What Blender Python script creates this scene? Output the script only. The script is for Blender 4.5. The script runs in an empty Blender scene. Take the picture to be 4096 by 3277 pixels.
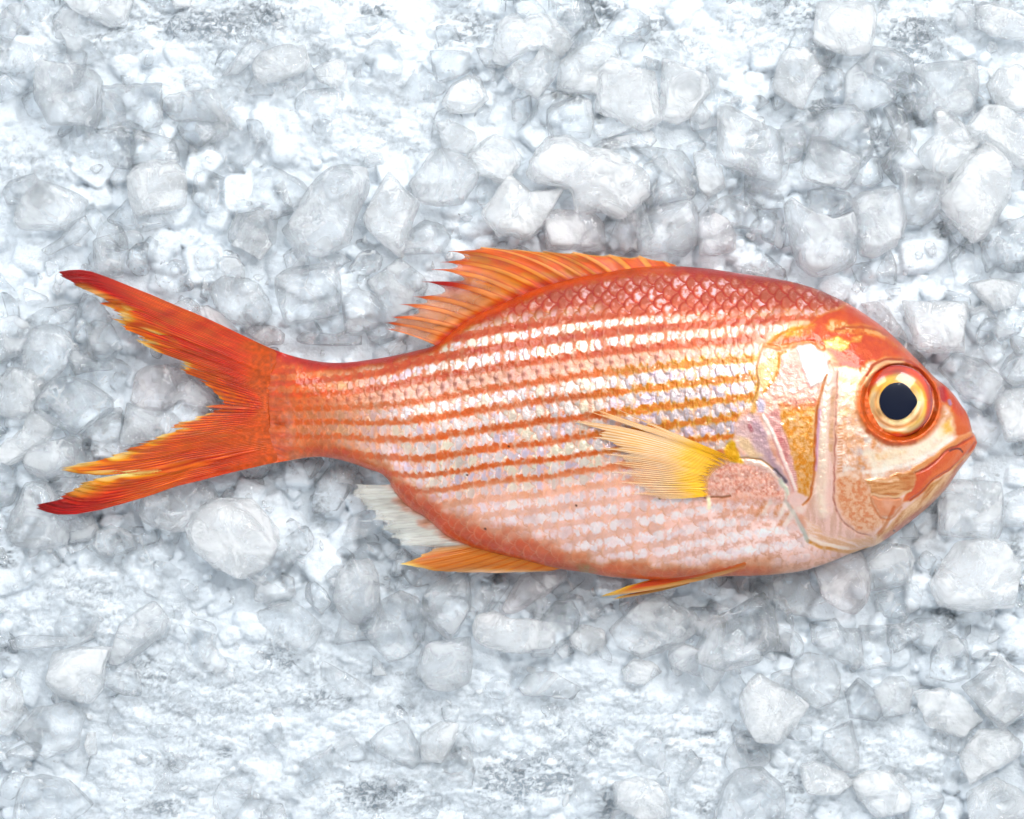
import bpy, math, random
import numpy as np

# ------------------------------------------------------------------ scene frame
K = 0.32 / 4096.0            # metres per photograph pixel on the ice plane
HC = 1.10                    # camera height
CX, CY = 2048.0, 1638.5
Z0 = 0.0125                  # mid plane of the lying fish
scene = bpy.context.scene
COL = scene.collection
rng = np.random.default_rng(7)


def P(px, py, z):
    """point that stands at height z and is seen at photograph pixel (px, py)"""
    s = K * (HC - z) / HC
    return (px - CX) * s, (CY - py) * s


def unP(X, Y, z):
    s = K * (HC - z) / HC
    return CX + X / s, CY - Y / s


# ------------------------------------------------------------------ numpy noise
_T2 = rng.random((8, 256, 256)).astype(np.float32) * 2 - 1
_T3 = rng.random((64, 64, 64)).astype(np.float32) * 2 - 1


def vn(x, y, seed=0):
    t = _T2[seed % 8]
    x = np.asarray(x, float) + 17.3 * seed
    y = np.asarray(y, float) + 9.7 * seed
    ix = np.floor(x).astype(np.int64); iy = np.floor(y).astype(np.int64)
    fx = x - ix; fy = y - iy
    fx = fx * fx * (3 - 2 * fx); fy = fy * fy * (3 - 2 * fy)
    a = t[ix & 255, iy & 255]; b = t[(ix + 1) & 255, iy & 255]
    c = t[ix & 255, (iy + 1) & 255]; d = t[(ix + 1) & 255, (iy + 1) & 255]
    return (a * (1 - fx) + b * fx) * (1 - fy) + (c * (1 - fx) + d * fx) * fy


def fbm(x, y, octv=4, seed=0, gain=0.5):
    s = 0.0; a = 1.0; n = 0.0
    for o in range(octv):
        s = s + a * vn(x * 2 ** o, y * 2 ** o, seed + o)
        n += a; a *= gain
    return s / n * 1.5


def vn3(p):
    i = np.floor(p).astype(np.int64); f = p - i
    f = f * f * (3 - 2 * f)
    out = 0
    for dx in (0, 1):
        for dy in (0, 1):
            for dz in (0, 1):
                w = (f[:, 0] if dx else 1 - f[:, 0]) * (f[:, 1] if dy else 1 - f[:, 1]) * (f[:, 2] if dz else 1 - f[:, 2])
                out = out + w * _T3[(i[:, 0] + dx) & 63, (i[:, 1] + dy) & 63, (i[:, 2] + dz) & 63]
    return out


def sstep(a, b, x):
    t = np.clip((x - a) / (b - a), 0, 1)
    return t * t * (3 - 2 * t)


def lin(c):
    c = np.clip(np.asarray(c, float), 0, 1)
    c = np.where(c <= 0.04045, c / 12.92, ((c + 0.055) / 1.055) ** 2.4)
    c = 0.81 * c ** 1.22
    if c.ndim and c.shape[-1] == 3:
        m = c.mean(-1, keepdims=True)
        c = np.clip(m + (c - m) * 1.14, 0.004, 1)
        w = ((c.max(-1) - c.min(-1)) / c.max(-1))[..., None]
        w = w * np.clip((0.62 - c[..., 1:2] / c[..., 0:1]) / 0.3, 0, 1)
        c = c * (1 + w * np.array([-0.12, 0.22, 0.0]))
    return c


def rgb(r, g, b):
    return np.array([r, g, b], float) / 255.0


def interp_smooth(x, pts):
    """monotone-free Catmull style interpolation of a table of (x, y)"""
    pts = sorted(pts)
    X = np.array([p[0] for p in pts], float); Y = np.array([p[1] for p in pts], float)
    m = np.gradient(Y, X)
    x = np.clip(x, X[0], X[-1])
    i = np.clip(np.searchsorted(X, x) - 1, 0, len(X) - 2)
    h = X[i + 1] - X[i]; t = (x - X[i]) / h
    return ((2 * t ** 3 - 3 * t ** 2 + 1) * Y[i] + (t ** 3 - 2 * t ** 2 + t) * h * m[i]
            + (-2 * t ** 3 + 3 * t ** 2) * Y[i + 1] + (t ** 3 - t ** 2) * h * m[i + 1])


def lerp_tab(x, pts):
    pts = sorted(pts)
    return np.interp(x, [p[0] for p in pts], [p[1] for p in pts])


def smooth_line(pts, n=8):
    p = np.array(pts, float)
    if len(p) < 3:
        return p
    q = np.vstack([2 * p[0] - p[1], p, 2 * p[-1] - p[-2]])
    out = []
    for i in range(1, len(q) - 2):
        for k in range(n):
            t = k / n
            a, b, c, d = q[i - 1], q[i], q[i + 1], q[i + 2]
            out.append(0.5 * ((2 * b) + (-a + c) * t + (2 * a - 5 * b + 4 * c - d) * t * t + (-a + 3 * b - 3 * c + d) * t ** 3))
    out.append(p[-1])
    return np.array(out)


# ------------------------------------------------------------------ mesh helpers
def mesh_obj(name, verts, quads, mat, parent=None, attrs=None, loc=(0, 0, 0), tris=None):
    me = bpy.data.meshes.new(name)
    verts = np.asarray(verts, np.float32)
    nq = 0 if quads is None else len(quads)
    nt = 0 if tris is None else len(tris)
    me.vertices.add(len(verts)); me.vertices.foreach_set('co', verts.ravel())
    loops = []
    if nq: loops.append(np.asarray(quads, np.int32).ravel())
    if nt: loops.append(np.asarray(tris, np.int32).ravel())
    loops = np.concatenate(loops)
    me.loops.add(len(loops)); me.loops.foreach_set('vertex_index', loops)
    me.polygons.add(nq + nt)
    st = np.concatenate([np.arange(nq) * 4, nq * 4 + np.arange(nt) * 3]).astype(np.int32)
    me.polygons.foreach_set('loop_start', st)
    me.polygons.foreach_set('use_smooth', np.ones(nq + nt, bool))
    me.update(calc_edges=True)
    me.validate()
    for an, (kind, data) in (attrs or {}).items():
        if kind == 'col':
            a = me.color_attributes.new(an, 'FLOAT_COLOR', 'POINT')
            a.data.foreach_set('color', np.asarray(data, np.float32).ravel())
        else:
            a = me.attributes.new(an, 'FLOAT', 'POINT')
            a.data.foreach_set('value', np.asarray(data, np.float32).ravel())
    me.materials.append(mat)
    o = bpy.data.objects.new(name, me)
    o.location = loc
    COL.objects.link(o)
    if parent is not None:
        o.parent = parent
    return o


def grid_quads(nu, nv, off=0, flip=False):
    i, j = np.meshgrid(np.arange(nu - 1), np.arange(nv - 1), indexing='ij')
    a = (i * nv + j).ravel() + off
    q = np.stack([a, a + 1, a + nv + 1, a + nv], 1)
    return q[:, ::-1] if flip else q


def tag(o, label, cat, group=None, kind=None):
    o['label'] = label
    if cat: o['category'] = cat
    if group: o['group'] = group
    if kind: o['kind'] = kind


# ------------------------------------------------------------------ materials
def new_mat(name):
    m = bpy.data.materials.new(name); m.use_nodes = True
    nt = m.node_tree; nt.nodes.clear()
    out = nt.nodes.new('ShaderNodeOutputMaterial')
    return m, nt, out


def node(nt, t, **kw):
    n = nt.nodes.new(t)
    for k, v in kw.items():
        if k in n.inputs.keys():
            n.inputs[k].default_value = v
        else:
            setattr(n, k, v)
    return n


def ramp(nt, fac, a, b, va=0.0, vb=1.0):
    r = nt.nodes.new('ShaderNodeMapRange')
    r.interpolation_type = 'SMOOTHSTEP'
    r.inputs['From Min'].default_value = a; r.inputs['From Max'].default_value = b
    r.inputs['To Min'].default_value = va; r.inputs['To Max'].default_value = vb
    nt.links.new(fac, r.inputs['Value'])
    return r.outputs['Result']


def noise_tex(nt, vec, scale, detail=3, rough=0.55, dist=0.0):
    n = nt.nodes.new('ShaderNodeTexNoise')
    n.inputs['Scale'].default_value = scale; n.inputs['Detail'].default_value = detail
    n.inputs['Roughness'].default_value = rough; n.inputs['Distortion'].default_value = dist
    nt.links.new(vec, n.inputs['Vector'])
    return n.outputs['Fac']


def bump(nt, h, strength, dist, normal=None):
    b = nt.nodes.new('ShaderNodeBump')
    b.inputs['Strength'].default_value = strength
    b.inputs['Distance'].default_value = dist
    nt.links.new(h, b.inputs['Height'])
    if normal is not None: nt.links.new(normal, b.inputs['Normal'])
    return b.outputs['Normal']


def ice_material(name, density, tint, rough=0.12, spark=0.5, thru=0.45, milk=(0.0, 0.3), crack=0.4):
    """solid ice: a glassy skin over a body clouded by bubbles, with frosted patches"""
    m, nt, out = new_mat(name)
    L = nt.links
    tc = node(nt, 'ShaderNodeTexCoord')
    info = node(nt, 'ShaderNodeObjectInfo')
    comb = node(nt, 'ShaderNodeCombineXYZ')
    mul = node(nt, 'ShaderNodeMath', operation='MULTIPLY'); mul.inputs[1].default_value = 3.7
    L.new(info.outputs['Random'], mul.inputs[0])
    for ax in 'XYZ': L.new(mul.outputs[0], comb.inputs[ax])
    add = node(nt, 'ShaderNodeVectorMath', operation='ADD')
    L.new(tc.outputs['Object'], add.inputs[0]); L.new(comb.outputs[0], add.inputs[1])
    v = add.outputs[0]
    n1 = noise_tex(nt, v, 90, 3, 0.55, 0.8)
    n2 = noise_tex(nt, v, 330, 4, 0.62, 0.4)
    n3 = noise_tex(nt, v, 1300, 2, 0.6)
    n4 = noise_tex(nt, v, 60, 2, 0.5)
    fr0 = ramp(nt, n1, 0.40, 0.68, milk[0], milk[1])
    # fracture planes and bubble trails show as fine white veils
    wv = node(nt, 'ShaderNodeVectorMath', operation='ADD')
    wn_ = nt.nodes.new('ShaderNodeTexNoise'); wn_.inputs['Scale'].default_value = 180; wn_.inputs['Detail'].default_value = 2
    L.new(v, wn_.inputs['Vector'])
    ws = node(nt, 'ShaderNodeVectorMath', operation='SCALE'); ws.inputs['Scale'].default_value = 0.006
    L.new(wn_.outputs['Color'], ws.inputs[0]); L.new(v, wv.inputs[0]); L.new(ws.outputs[0], wv.inputs[1])
    vo = nt.nodes.new('ShaderNodeTexVoronoi'); vo.feature = 'DISTANCE_TO_EDGE'; vo.inputs['Scale'].default_value = 75
    L.new(wv.outputs[0], vo.inputs['Vector'])
    ck0 = ramp(nt, vo.outputs['Distance'], 0.0, 0.05, crack, 0.0)
    cgate = ramp(nt, noise_tex(nt, v, 140, 2, 0.5), 0.48, 0.62, 0.0, 1.0)
    ckm = node(nt, 'ShaderNodeMath', operation='MULTIPLY'); L.new(ck0, ckm.inputs[0]); L.new(cgate, ckm.inputs[1])
    ck = ckm.outputs[0]
    cb = ramp(nt, noise_tex(nt, v, 620, 3, 0.7, 1.0), 0.55, 0.72, 0.0, crack * 0.8)
    f1_ = node(nt, 'ShaderNodeMath', operation='MAXIMUM'); L.new(fr0, f1_.inputs[0]); L.new(ck, f1_.inputs[1])
    f2_ = node(nt, 'ShaderNodeMath', operation='MAXIMUM'); L.new(f1_.outputs[0], f2_.inputs[0]); L.new(cb, f2_.inputs[1])
    fr = f2_.outputs[0]
    pit = ramp(nt, n4, 0.46, 0.60, 0.0, 1.0)
    nb = bump(nt, n2, 0.45, 0.0014)
    pitm = node(nt, 'ShaderNodeMath', operation='MULTIPLY')
    L.new(n3, pitm.inputs[0]); L.new(pit, pitm.inputs[1])
    nb = bump(nt, pitm.outputs[0], spark, 0.0007, nb)
    gl = node(nt, 'ShaderNodeBsdfRefraction')
    gl.inputs['Color'].default_value = (*tint, 1)
    gl.inputs['Roughness'].default_value = rough
    gl.inputs['IOR'].default_value = 1.31
    L.new(nb, gl.inputs['Normal'])
    tp = node(nt, 'ShaderNodeBsdfTransparent'); tp.inputs['Color'].default_value = (*tint, 1)
    gt_ = node(nt, 'ShaderNodeMixShader'); gt_.inputs[0].default_value = thru
    L.new(gl.outputs[0], gt_.inputs[1]); L.new(tp.outputs[0], gt_.inputs[2])
    df = node(nt, 'ShaderNodeBsdfPrincipled')
    df.inputs['Base Color'].default_value = (*tint, 1)
    df.inputs['Roughness'].default_value = 0.15
    df.inputs['IOR'].default_value = 1.31
    L.new(nb, df.inputs['Normal'])
    tr = node(nt, 'ShaderNodeBsdfTranslucent'); tr.inputs['Color'].default_value = (*tint, 1)
    dm = node(nt, 'ShaderNodeMixShader'); dm.inputs[0].default_value = 0.4
    L.new(df.outputs[0], dm.inputs[1]); L.new(tr.outputs[0], dm.inputs[2])
    mix = node(nt, 'ShaderNodeMixShader')
    L.new(fr, mix.inputs[0]); L.new(gt_.outputs[0], mix.inputs[1]); L.new(dm.outputs[0], mix.inputs[2])
    fn = node(nt, 'ShaderNodeFresnel'); fn.inputs['IOR'].default_value = 1.45; L.new(nb, fn.inputs['Normal'])
    gs = node(nt, 'ShaderNodeBsdfGlossy'); gs.inputs['Roughness'].default_value = 0.03; L.new(nb, gs.inputs['Normal'])
    ms = node(nt, 'ShaderNodeMixShader')
    geo = node(nt, 'ShaderNodeNewGeometry')
    inv = node(nt, 'ShaderNodeMath', operation='SUBTRACT'); inv.inputs[0].default_value = 1.0; L.new(geo.outputs['Backfacing'], inv.inputs[1])
    fm = node(nt, 'ShaderNodeMath', operation='MULTIPLY'); L.new(fn.outputs[0], fm.inputs[0]); L.new(inv.outputs[0], fm.inputs[1])
    L.new(fm.outputs[0], ms.inputs[0]); L.new(mix.outputs[0], ms.inputs[1]); L.new(gs.outputs[0], ms.inputs[2])
    L.new(ms.outputs[0], out.inputs['Surface'])
    if density <= 0:
        return m
    vs = node(nt, 'ShaderNodeVolumeScatter')
    vs.inputs['Color'].default_value = (0.9985, 0.9992, 1.0, 1); vs.inputs['Density'].default_value = density
    vs.inputs['Anisotropy'].default_value = -0.25
    L.new(vs.outputs[0], out.inputs['Volume'])
    return m


def bed_material():
    m, nt, out = new_mat('crushed_ice_surface')
    L = nt.links
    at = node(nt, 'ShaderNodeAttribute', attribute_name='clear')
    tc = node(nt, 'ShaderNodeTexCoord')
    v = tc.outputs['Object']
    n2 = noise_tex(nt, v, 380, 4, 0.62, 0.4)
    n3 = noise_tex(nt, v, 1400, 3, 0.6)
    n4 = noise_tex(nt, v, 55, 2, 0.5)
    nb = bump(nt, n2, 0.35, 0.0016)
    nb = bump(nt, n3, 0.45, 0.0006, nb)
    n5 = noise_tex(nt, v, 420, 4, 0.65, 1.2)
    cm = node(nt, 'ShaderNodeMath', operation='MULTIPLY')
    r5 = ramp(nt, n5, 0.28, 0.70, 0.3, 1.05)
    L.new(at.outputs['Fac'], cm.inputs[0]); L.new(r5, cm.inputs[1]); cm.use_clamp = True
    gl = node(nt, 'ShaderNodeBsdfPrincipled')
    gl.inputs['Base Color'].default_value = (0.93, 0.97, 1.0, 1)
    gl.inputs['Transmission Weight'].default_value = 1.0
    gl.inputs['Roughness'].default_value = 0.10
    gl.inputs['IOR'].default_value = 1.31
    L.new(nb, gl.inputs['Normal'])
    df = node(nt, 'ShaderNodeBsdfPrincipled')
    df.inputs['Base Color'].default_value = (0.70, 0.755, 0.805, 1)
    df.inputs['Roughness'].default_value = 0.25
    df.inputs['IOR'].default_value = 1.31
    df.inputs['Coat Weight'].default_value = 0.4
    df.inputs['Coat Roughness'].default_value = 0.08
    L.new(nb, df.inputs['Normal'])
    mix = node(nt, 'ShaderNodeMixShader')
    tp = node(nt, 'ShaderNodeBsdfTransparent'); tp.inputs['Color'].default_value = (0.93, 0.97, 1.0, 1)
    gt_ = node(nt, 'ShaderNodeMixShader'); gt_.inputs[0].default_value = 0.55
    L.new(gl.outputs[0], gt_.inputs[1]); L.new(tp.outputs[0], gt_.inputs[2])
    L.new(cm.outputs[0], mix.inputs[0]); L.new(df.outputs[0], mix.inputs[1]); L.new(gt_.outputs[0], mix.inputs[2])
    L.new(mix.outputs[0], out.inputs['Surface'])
    return m


def skin_material():
    m, nt, out = new_mat('fish_skin')
    L = nt.links
    at = node(nt, 'ShaderNodeAttribute', attribute_name='Col')
    sv = node(nt, 'ShaderNodeAttribute', attribute_name='silver')
    tc = node(nt, 'ShaderNodeTexCoord')
    n = noise_tex(nt, tc.outputs['Object'], 1800, 3, 0.6)
    n2 = noise_tex(nt, tc.outputs['Object'], 420, 3, 0.6)
    nb = bump(nt, n, 0.30, 0.0005)
    nb = bump(nt, n2, 0.20, 0.0008, nb)
    p = node(nt, 'ShaderNodeBsdfPrincipled')
    L.new(at.outputs['Color'], p.inputs['Base Color'])
    met = node(nt, 'ShaderNodeMath', operation='MULTIPLY'); met.inputs[1].default_value = 0.62
    L.new(sv.outputs['Fac'], met.inputs[0]); L.new(met.outputs[0], p.inputs['Metallic'])
    p.inputs['Roughness'].default_value = 0.30
    p.inputs['Subsurface Weight'].default_value = 0.12
    p.inputs['Subsurface Radius'].default_value = (1.0, 0.5, 0.35)
    p.inputs['Subsurface Scale'].default_value = 0.0015
    p.inputs['Specular IOR Level'].default_value = 0.32
    p.inputs['Coat Weight'].default_value = 0.5
    p.inputs['Coat Roughness'].default_value = 0.06
    L.new(nb, p.inputs['Normal'])
    cb = bump(nt, n2, 0.12, 0.0008)
    L.new(cb, p.inputs['Coat Normal'])
    L.new(p.outputs[0], out.inputs['Surface'])
    return m


def fin_material(name='fish_fin', through=0.22):
    m, nt, out = new_mat(name)
    L = nt.links
    at = node(nt, 'ShaderNodeAttribute', attribute_name='Col')
    p = node(nt, 'ShaderNodeBsdfPrincipled')
    L.new(at.outputs['Color'], p.inputs['Base Color'])
    p.inputs['Roughness'].default_value = 0.35
    p.inputs['Specular IOR Level'].default_value = 0.3
    p.inputs['Coat Weight'].default_value = 0.2
    p.inputs['Coat Roughness'].default_value = 0.12
    tr = node(nt, 'ShaderNodeBsdfTranslucent'); L.new(at.outputs['Color'], tr.inputs['Color'])
    mx = node(nt, 'ShaderNodeMixShader'); mx.inputs[0].default_value = through
    L.new(p.outputs[0], mx.inputs[1]); L.new(tr.outputs[0], mx.inputs[2])
    tp = node(nt, 'ShaderNodeBsdfTransparent')
    m2 = node(nt, 'ShaderNodeMixShader')
    L.new(at.outputs['Alpha'], m2.inputs[0]); L.new(tp.outputs[0], m2.inputs[1]); L.new(mx.outputs[0], m2.inputs[2])
    L.new(m2.outputs[0], out.inputs['Surface'])
    return m


def eye_material(name, gloss=0.04, use_attr=True, color=(0.01, 0.012, 0.02)):
    m, nt, out = new_mat(name)
    p = node(nt, 'ShaderNodeBsdfPrincipled')
    if use_attr:
        at = node(nt, 'ShaderNodeAttribute', attribute_name='Col')
        nt.links.new(at.outputs['Color'], p.inputs['Base Color'])
    else:
        p.inputs['Base Color'].default_value = (*color, 1)
    p.inputs['Roughness'].default_value = 0.3
    p.inputs['Coat Weight'].default_value = 1.0
    p.inputs['Coat Roughness'].default_value = gloss
    nt.links.new(p.outputs[0], out.inputs['Surface'])
    return m


def tray_material():
    m, nt, out = new_mat('dark_tray')
    tc = node(nt, 'ShaderNodeTexCoord')
    f = noise_tex(nt, tc.outputs['Object'], 90, 3)
    r = node(nt, 'ShaderNodeMix', data_type='RGBA')
    r.inputs[6].default_value = (0.16, 0.215, 0.26, 1); r.inputs[7].default_value = (0.34, 0.41, 0.465, 1)
    nt.links.new(f, r.inputs[0])
    p = node(nt, 'ShaderNodeBsdfPrincipled'); p.inputs['Roughness'].default_value = 0.4
    nt.links.new(r.outputs[2], p.inputs['Base Color'])
    nt.links.new(p.outputs[0], out.inputs['Surface'])
    return m
# ================================================================== THE FISH
TOP = [(1000, 1356), (1067, 1390), (1120, 1408), (1170, 1424), (1233, 1439), (1310, 1450), (1387, 1450), (1463, 1441), (1565, 1425), (1667, 1402), (1745, 1378),
       (1834, 1304), (1945, 1240), (2057, 1190), (2168, 1146), (2279, 1115), (2390, 1094), (2502, 1076), (2613, 1066), (2700, 1065),
       (2850, 1077), (2964, 1094), (3093, 1113), (3186, 1132), (3278, 1161), (3325, 1182), (3394, 1215), (3464, 1260), (3533, 1310),
       (3603, 1374), (3649, 1420), (3696, 1467), (3742, 1513), (3788, 1550), (3816, 1580), (3844, 1620), (3872, 1668), (3880, 1698),
       (3886, 1722), (3896, 1738), (3903, 1756), (3907, 1771)]
BOT = [(1000, 1874), (1067, 1858), (1120, 1849), (1200, 1836), (1256, 1828), (1311, 1831), (1367, 1842), (1423, 1859), (1478, 1879), (1534, 1902),
       (1556, 1925), (1575, 1962), (1598, 1992), (1645, 2036), (1701, 2071), (1784, 2142), (1868, 2181), (1979, 2214), (2091, 2240), (2200, 2268), (2258, 2279),
       (2345, 2291), (2432, 2307), (2548, 2317), (2641, 2321), (2722, 2319), (2896, 2306), (3000, 2304), (3116, 2297), (3232, 2279),
       (3325, 2247), (3417, 2210), (3470, 2192), (3492, 2186), (3557, 2149), (3626, 2099), (3696, 2043), (3742, 2000), (3788, 1950), (3835, 1881),
       (3881, 1822), (3896, 1800), (3907, 1773)]
THK = [(1000, 0.25), (1040, 1.1), (1100, 3.6), (1250, 7.0), (1500, 9.8), (1800, 14.0), (2200, 18.2), (2600, 21.0), (3000, 22.2), (3300, 21.5), (3500, 18.8),
       (3650, 15.3), (3750, 11.8), (3820, 8.4), (3870, 5.0), (3895, 2.6), (3907, 0.6)]


def body_z(px, py):
    """height of the flank (mm above the mid plane), smooth, at mid-plane pixel coordinates"""
    yt = np.interp(px, [p[0] for p in TOP], [p[1] for p in TOP])
    yb = np.interp(px, [p[0] for p in BOT], [p[1] for p in BOT])
    t = np.clip((py - (yt + yb) / 2) / ((yb - yt) / 2 + 1e-6), -1, 1)
    T = interp_smooth(px, THK)
    return T * np.power(np.clip(1 - np.abs(t) ** 2.15, 0, 1), 0.56), t


# ------------------------------------------------------------------ painter (pigment and relief by place)
class Painter:
    def __init__(self, X, Y, col):
        self.X, self.Y = X, Y
        self.C = col
        self.H = np.zeros(len(X))
        self.S = np.zeros(len(X))
        self.wx = X + 9 * fbm(X / 38, Y / 38, 3, 1)
        self.wy = Y + 9 * fbm(X / 38, Y / 38, 3, 2)

    def _sel(self, pts, m, warp):
        p = np.asarray(pts, float)
        s = np.where((self.X > p[:, 0].min() - m) & (self.X < p[:, 0].max() + m) & (self.Y > p[:, 1].min() - m) & (self.Y < p[:, 1].max() + m))[0]
        x = self.X[s] * (1 - warp) + self.wx[s] * warp
        y = self.Y[s] * (1 - warp) + self.wy[s] * warp
        return s, x, y, p

    def _apply(self, s, a, color, h, silver):
        if color is not None:
            self.C[s] = self.C[s] * (1 - a[:, None]) + np.asarray(color) * a[:, None]
        if h:
            self.H[s] += h * a
        if silver is not None:
            self.S[s] = self.S[s] * (1 - a) + silver * a

    def poly(self, pts, color, alpha=1.0, feather=10, mott=0.0, ms=22, h=0.0, silver=None, warp=1.0, seed=3, aniso=None):
        s, x, y, p = self._sel(pts, feather + 25, warp)
        if not len(s): return
        d = np.full(len(s), 1e9); ins = np.zeros(len(s), bool)
        for i in range(len(p)):
            a, b = p[i], p[(i + 1) % len(p)]
            e = b - a; l2 = e @ e + 1e-9
            t = np.clip(((x - a[0]) * e[0] + (y - a[1]) * e[1]) / l2, 0, 1)
            d = np.minimum(d, np.hypot(x - a[0] - t * e[0], y - a[1] - t * e[1]))
            c = (a[1] > y) != (b[1] > y)
            ins ^= c & (x < (b[0] - a[0]) * (y - a[1]) / (b[1] - a[1] + 1e-12) + a[0])
        sd = np.where(ins, d, -d)
        al = sstep(-feather, feather, sd) * alpha
        if mott:
            X, Y = self.X[s], self.Y[s]
            if aniso is not None:
                ca, sa = math.cos(aniso), math.sin(aniso)
                n = fbm((X * ca + Y * sa) / (ms * 6), (-X * sa + Y * ca) / ms, 4, seed)
            else:
                n = fbm(X / ms, Y / ms, 4, seed)
            n = n + 0.35 * fbm(X / (ms * 0.35), Y / (ms * 0.35), 3, seed + 2)
            al = al * np.clip(1 - mott + mott * sstep(-0.65, 0.75, n), 0, 1)
        self._apply(s, al, color, h, silver)

    def line(self, pts, color, width=8, alpha=1.0, feather=None, taper=(1, 1), h=0.0, silver=None, warp=0.35, mott=0.0, ms=15, seed=4):
        p = smooth_line(pts)
        f = width * 0.9 + 1.5 if feather is None else feather
        s, x, y, p = self._sel(p, width + f + 10, warp)
        if not len(s): return
        d = np.full(len(s), 1e9); wv = np.zeros(len(s))
        n = len(p) - 1
        for i in range(n):
            a, b = p[i], p[i + 1]
            e = b - a; l2 = e @ e + 1e-9
            t = np.clip(((x - a[0]) * e[0] + (y - a[1]) * e[1]) / l2, 0, 1)
            dd = np.hypot(x - a[0] - t * e[0], y - a[1] - t * e[1])
            q = (i + t) / n
            w = width * np.interp(q, [0, 0.5, 1], [taper[0], 1, taper[1]])
            k = dd - w < d
            d = np.where(k, dd - w, d); wv = np.where(k, w, wv)
        al = (1 - sstep(-f * 0.5, f, d)) * alpha
        if mott:
            nn = fbm(self.X[s] / ms, self.Y[s] / ms, 3, seed)
            al = al * np.clip(1 - mott + mott * sstep(-0.3, 0.3, nn), 0, 1)
        self._apply(s, al, color, h, silver)


# ------------------------------------------------------------------ body grid
xs = np.concatenate([np.linspace(1000, 3780, 980), np.linspace(3780, 3907, 90)[1:]])
NV = 400
sv = np.linspace(-1, 1, NV)
tv = np.sin(sv * math.pi / 2) * 0.62 + sv * 0.38
yt = interp_smooth(xs, TOP); yb = interp_smooth(xs, BOT)
gx = np.repeat(xs, NV)
gy = ((yt + yb)[:, None] / 2 + (yb - yt)[:, None] / 2 * tv[None, :]).ravel()
gt = np.tile(tv, len(xs))
gz = (interp_smooth(xs, THK)[:, None] * np.power(np.clip(1 - np.abs(tv[None, :]) ** 2.15, 0, 1), 0.56)).ravel()
_tv = np.clip((gy - 1622) / 240, -1, 1)
_ar = 1040 + 62 * np.abs(_tv) ** 2.2 + 15 * fbm(gx / 70, gy / 34, 2, 3)
_tp = sstep(-40, 130, gx - _ar)
gz = gz * _tp - 1.7 * (1 - _tp) * (1 - np.abs(gt) ** 8)
bX, bY = P(gx, gy, Z0)
vx, vy = unP(bX, bY, Z0 + gz * 1e-3)       # where the photograph sees each point
u = vx

# ------------------------------------------------------------------ scale rows
LAT = [(900, 1612), (1250, 1606), (1500, 1590), (1667, 1565), (1890, 1523), (2168, 1484), (2446, 1450), (2700, 1424), (3000, 1398), (3300, 1385)]
DSP = [(900, 52), (1250, 56), (1500, 66), (1667, 76), (2000, 80), (2600, 80), (3000, 76), (3400, 72)]
wob = 4 * fbm(vx / 160, vy / 120, 2, 5)
Sr = (vy + wob - interp_smooth(vx, LAT)) / interp_smooth(vx, DSP)
Sr = np.where(Sr > 4, 4 + (Sr - 4) * 1.22, Sr)
Sr = np.where(Sr < -1.5, -1.5 + (Sr + 1.5) * 1.18, Sr)
xx = np.linspace(900, 4000, 1200)
slen = interp_smooth(xx, [(900, 32), (1300, 40), (1700, 50), (2100, 56), (2500, 61), (3000, 58), (4000, 54)])
cum = np.concatenate([[0], np.cumsum((xx[1:] - xx[:-1]) / ((slen[1:] + slen[:-1]) / 2))])
Al = np.interp(vx + 5 * fbm(vx / 90, vy / 90, 2, 6), xx, cum)
R2 = Sr * 2.0                                # one unit per scale row
best = np.full(len(vx), -1e9); bj = np.zeros(len(vx)); bp = np.zeros(len(vx)); bq = np.zeros(len(vx)); bi = np.zeros(len(vx)); bd = np.ones(len(vx))
for dj in (-1, 0, 1):
    j = np.round(R2) + dj
    off = 0.5 * (np.mod(j, 2))
    for di in (-1, 0, 1, 2):
        i = np.floor(Al - off) + di
        c = i + off                           # rear tip of the scale sits at c - .62
        p = Al - c; q = R2 - j
        e = np.where(p < 0, (np.abs(p) / 0.64) ** 2.0, (p / 1.1) ** 2) + np.abs(q / 1.02) ** 2.2
        ok = (e < 1) & (c > best)
        best = np.where(ok, c, best); bj = np.where(ok, j, bj); bp = np.where(ok, p, bp); bq = np.where(ok, q, bq); bi = np.where(ok, i, bi); bd = np.where(ok, e, bd)
hsh = vn(bi * 7.13 + 0.5, bj * 3.71 + 0.5, 2)          # one random value per scale
hs2 = vn(bi * 5.37 + 0.3, bj * 9.11 + 0.7, 3)
edge = sstep(0.62, 0.98, bd)                          # rim of each scale
scale_h = np.clip(1 - bd, 0, 1) ** 0.5 * 0.30 + np.clip(-bp, 0, 0.6) * 0.62

# ------------------------------------------------------------------ flank pigment
yt2 = np.interp(vx, [p[0] for p in TOP], [p[1] for p in TOP]); yb2 = np.interp(vx, [p[0] for p in BOT], [p[1] for p in BOT])
V = np.clip((vy - yt2) / (yb2 - yt2 + 1e-6), 0, 1)       # 0 back .. 1 belly
n_f = fbm(vx / 14, vy / 14, 4, 0); n_g = fbm(vx / 9, vy / 26, 3, 2)
n_m = fbm(vx / 60, vy / 45, 3, 4)
n_l = fbm(vx / 260, vy / 160, 3, 1)
tri = np.abs(np.mod(Al, 1.0) - 0.5) * 2                    # 0 at a scale centre, 1 between two scales
pc = np.mod(Al + 0.10 * hs2, 1.0) - 0.5
k_row = np.round(Sr)
qc = Sr - k_row + 0.05 * n_f
rowh = vn(k_row * 3.3 + 0.5, k_row * 0 + 4.5, 6)
cell = np.clip(1 - bd, 0, 1)
front = sstep(2330, 2600, vx) * (1 - sstep(3060, 3200, vx)) * sstep(0.1, 0.8, Sr) * (1 - sstep(4.2, 6.0, Sr))
upper = 1 - sstep(-1.2, 0.6, Sr)
low = sstep(4.6, 7.2, Sr)
tailz = 1 - sstep(1250, 1750, vx)
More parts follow.
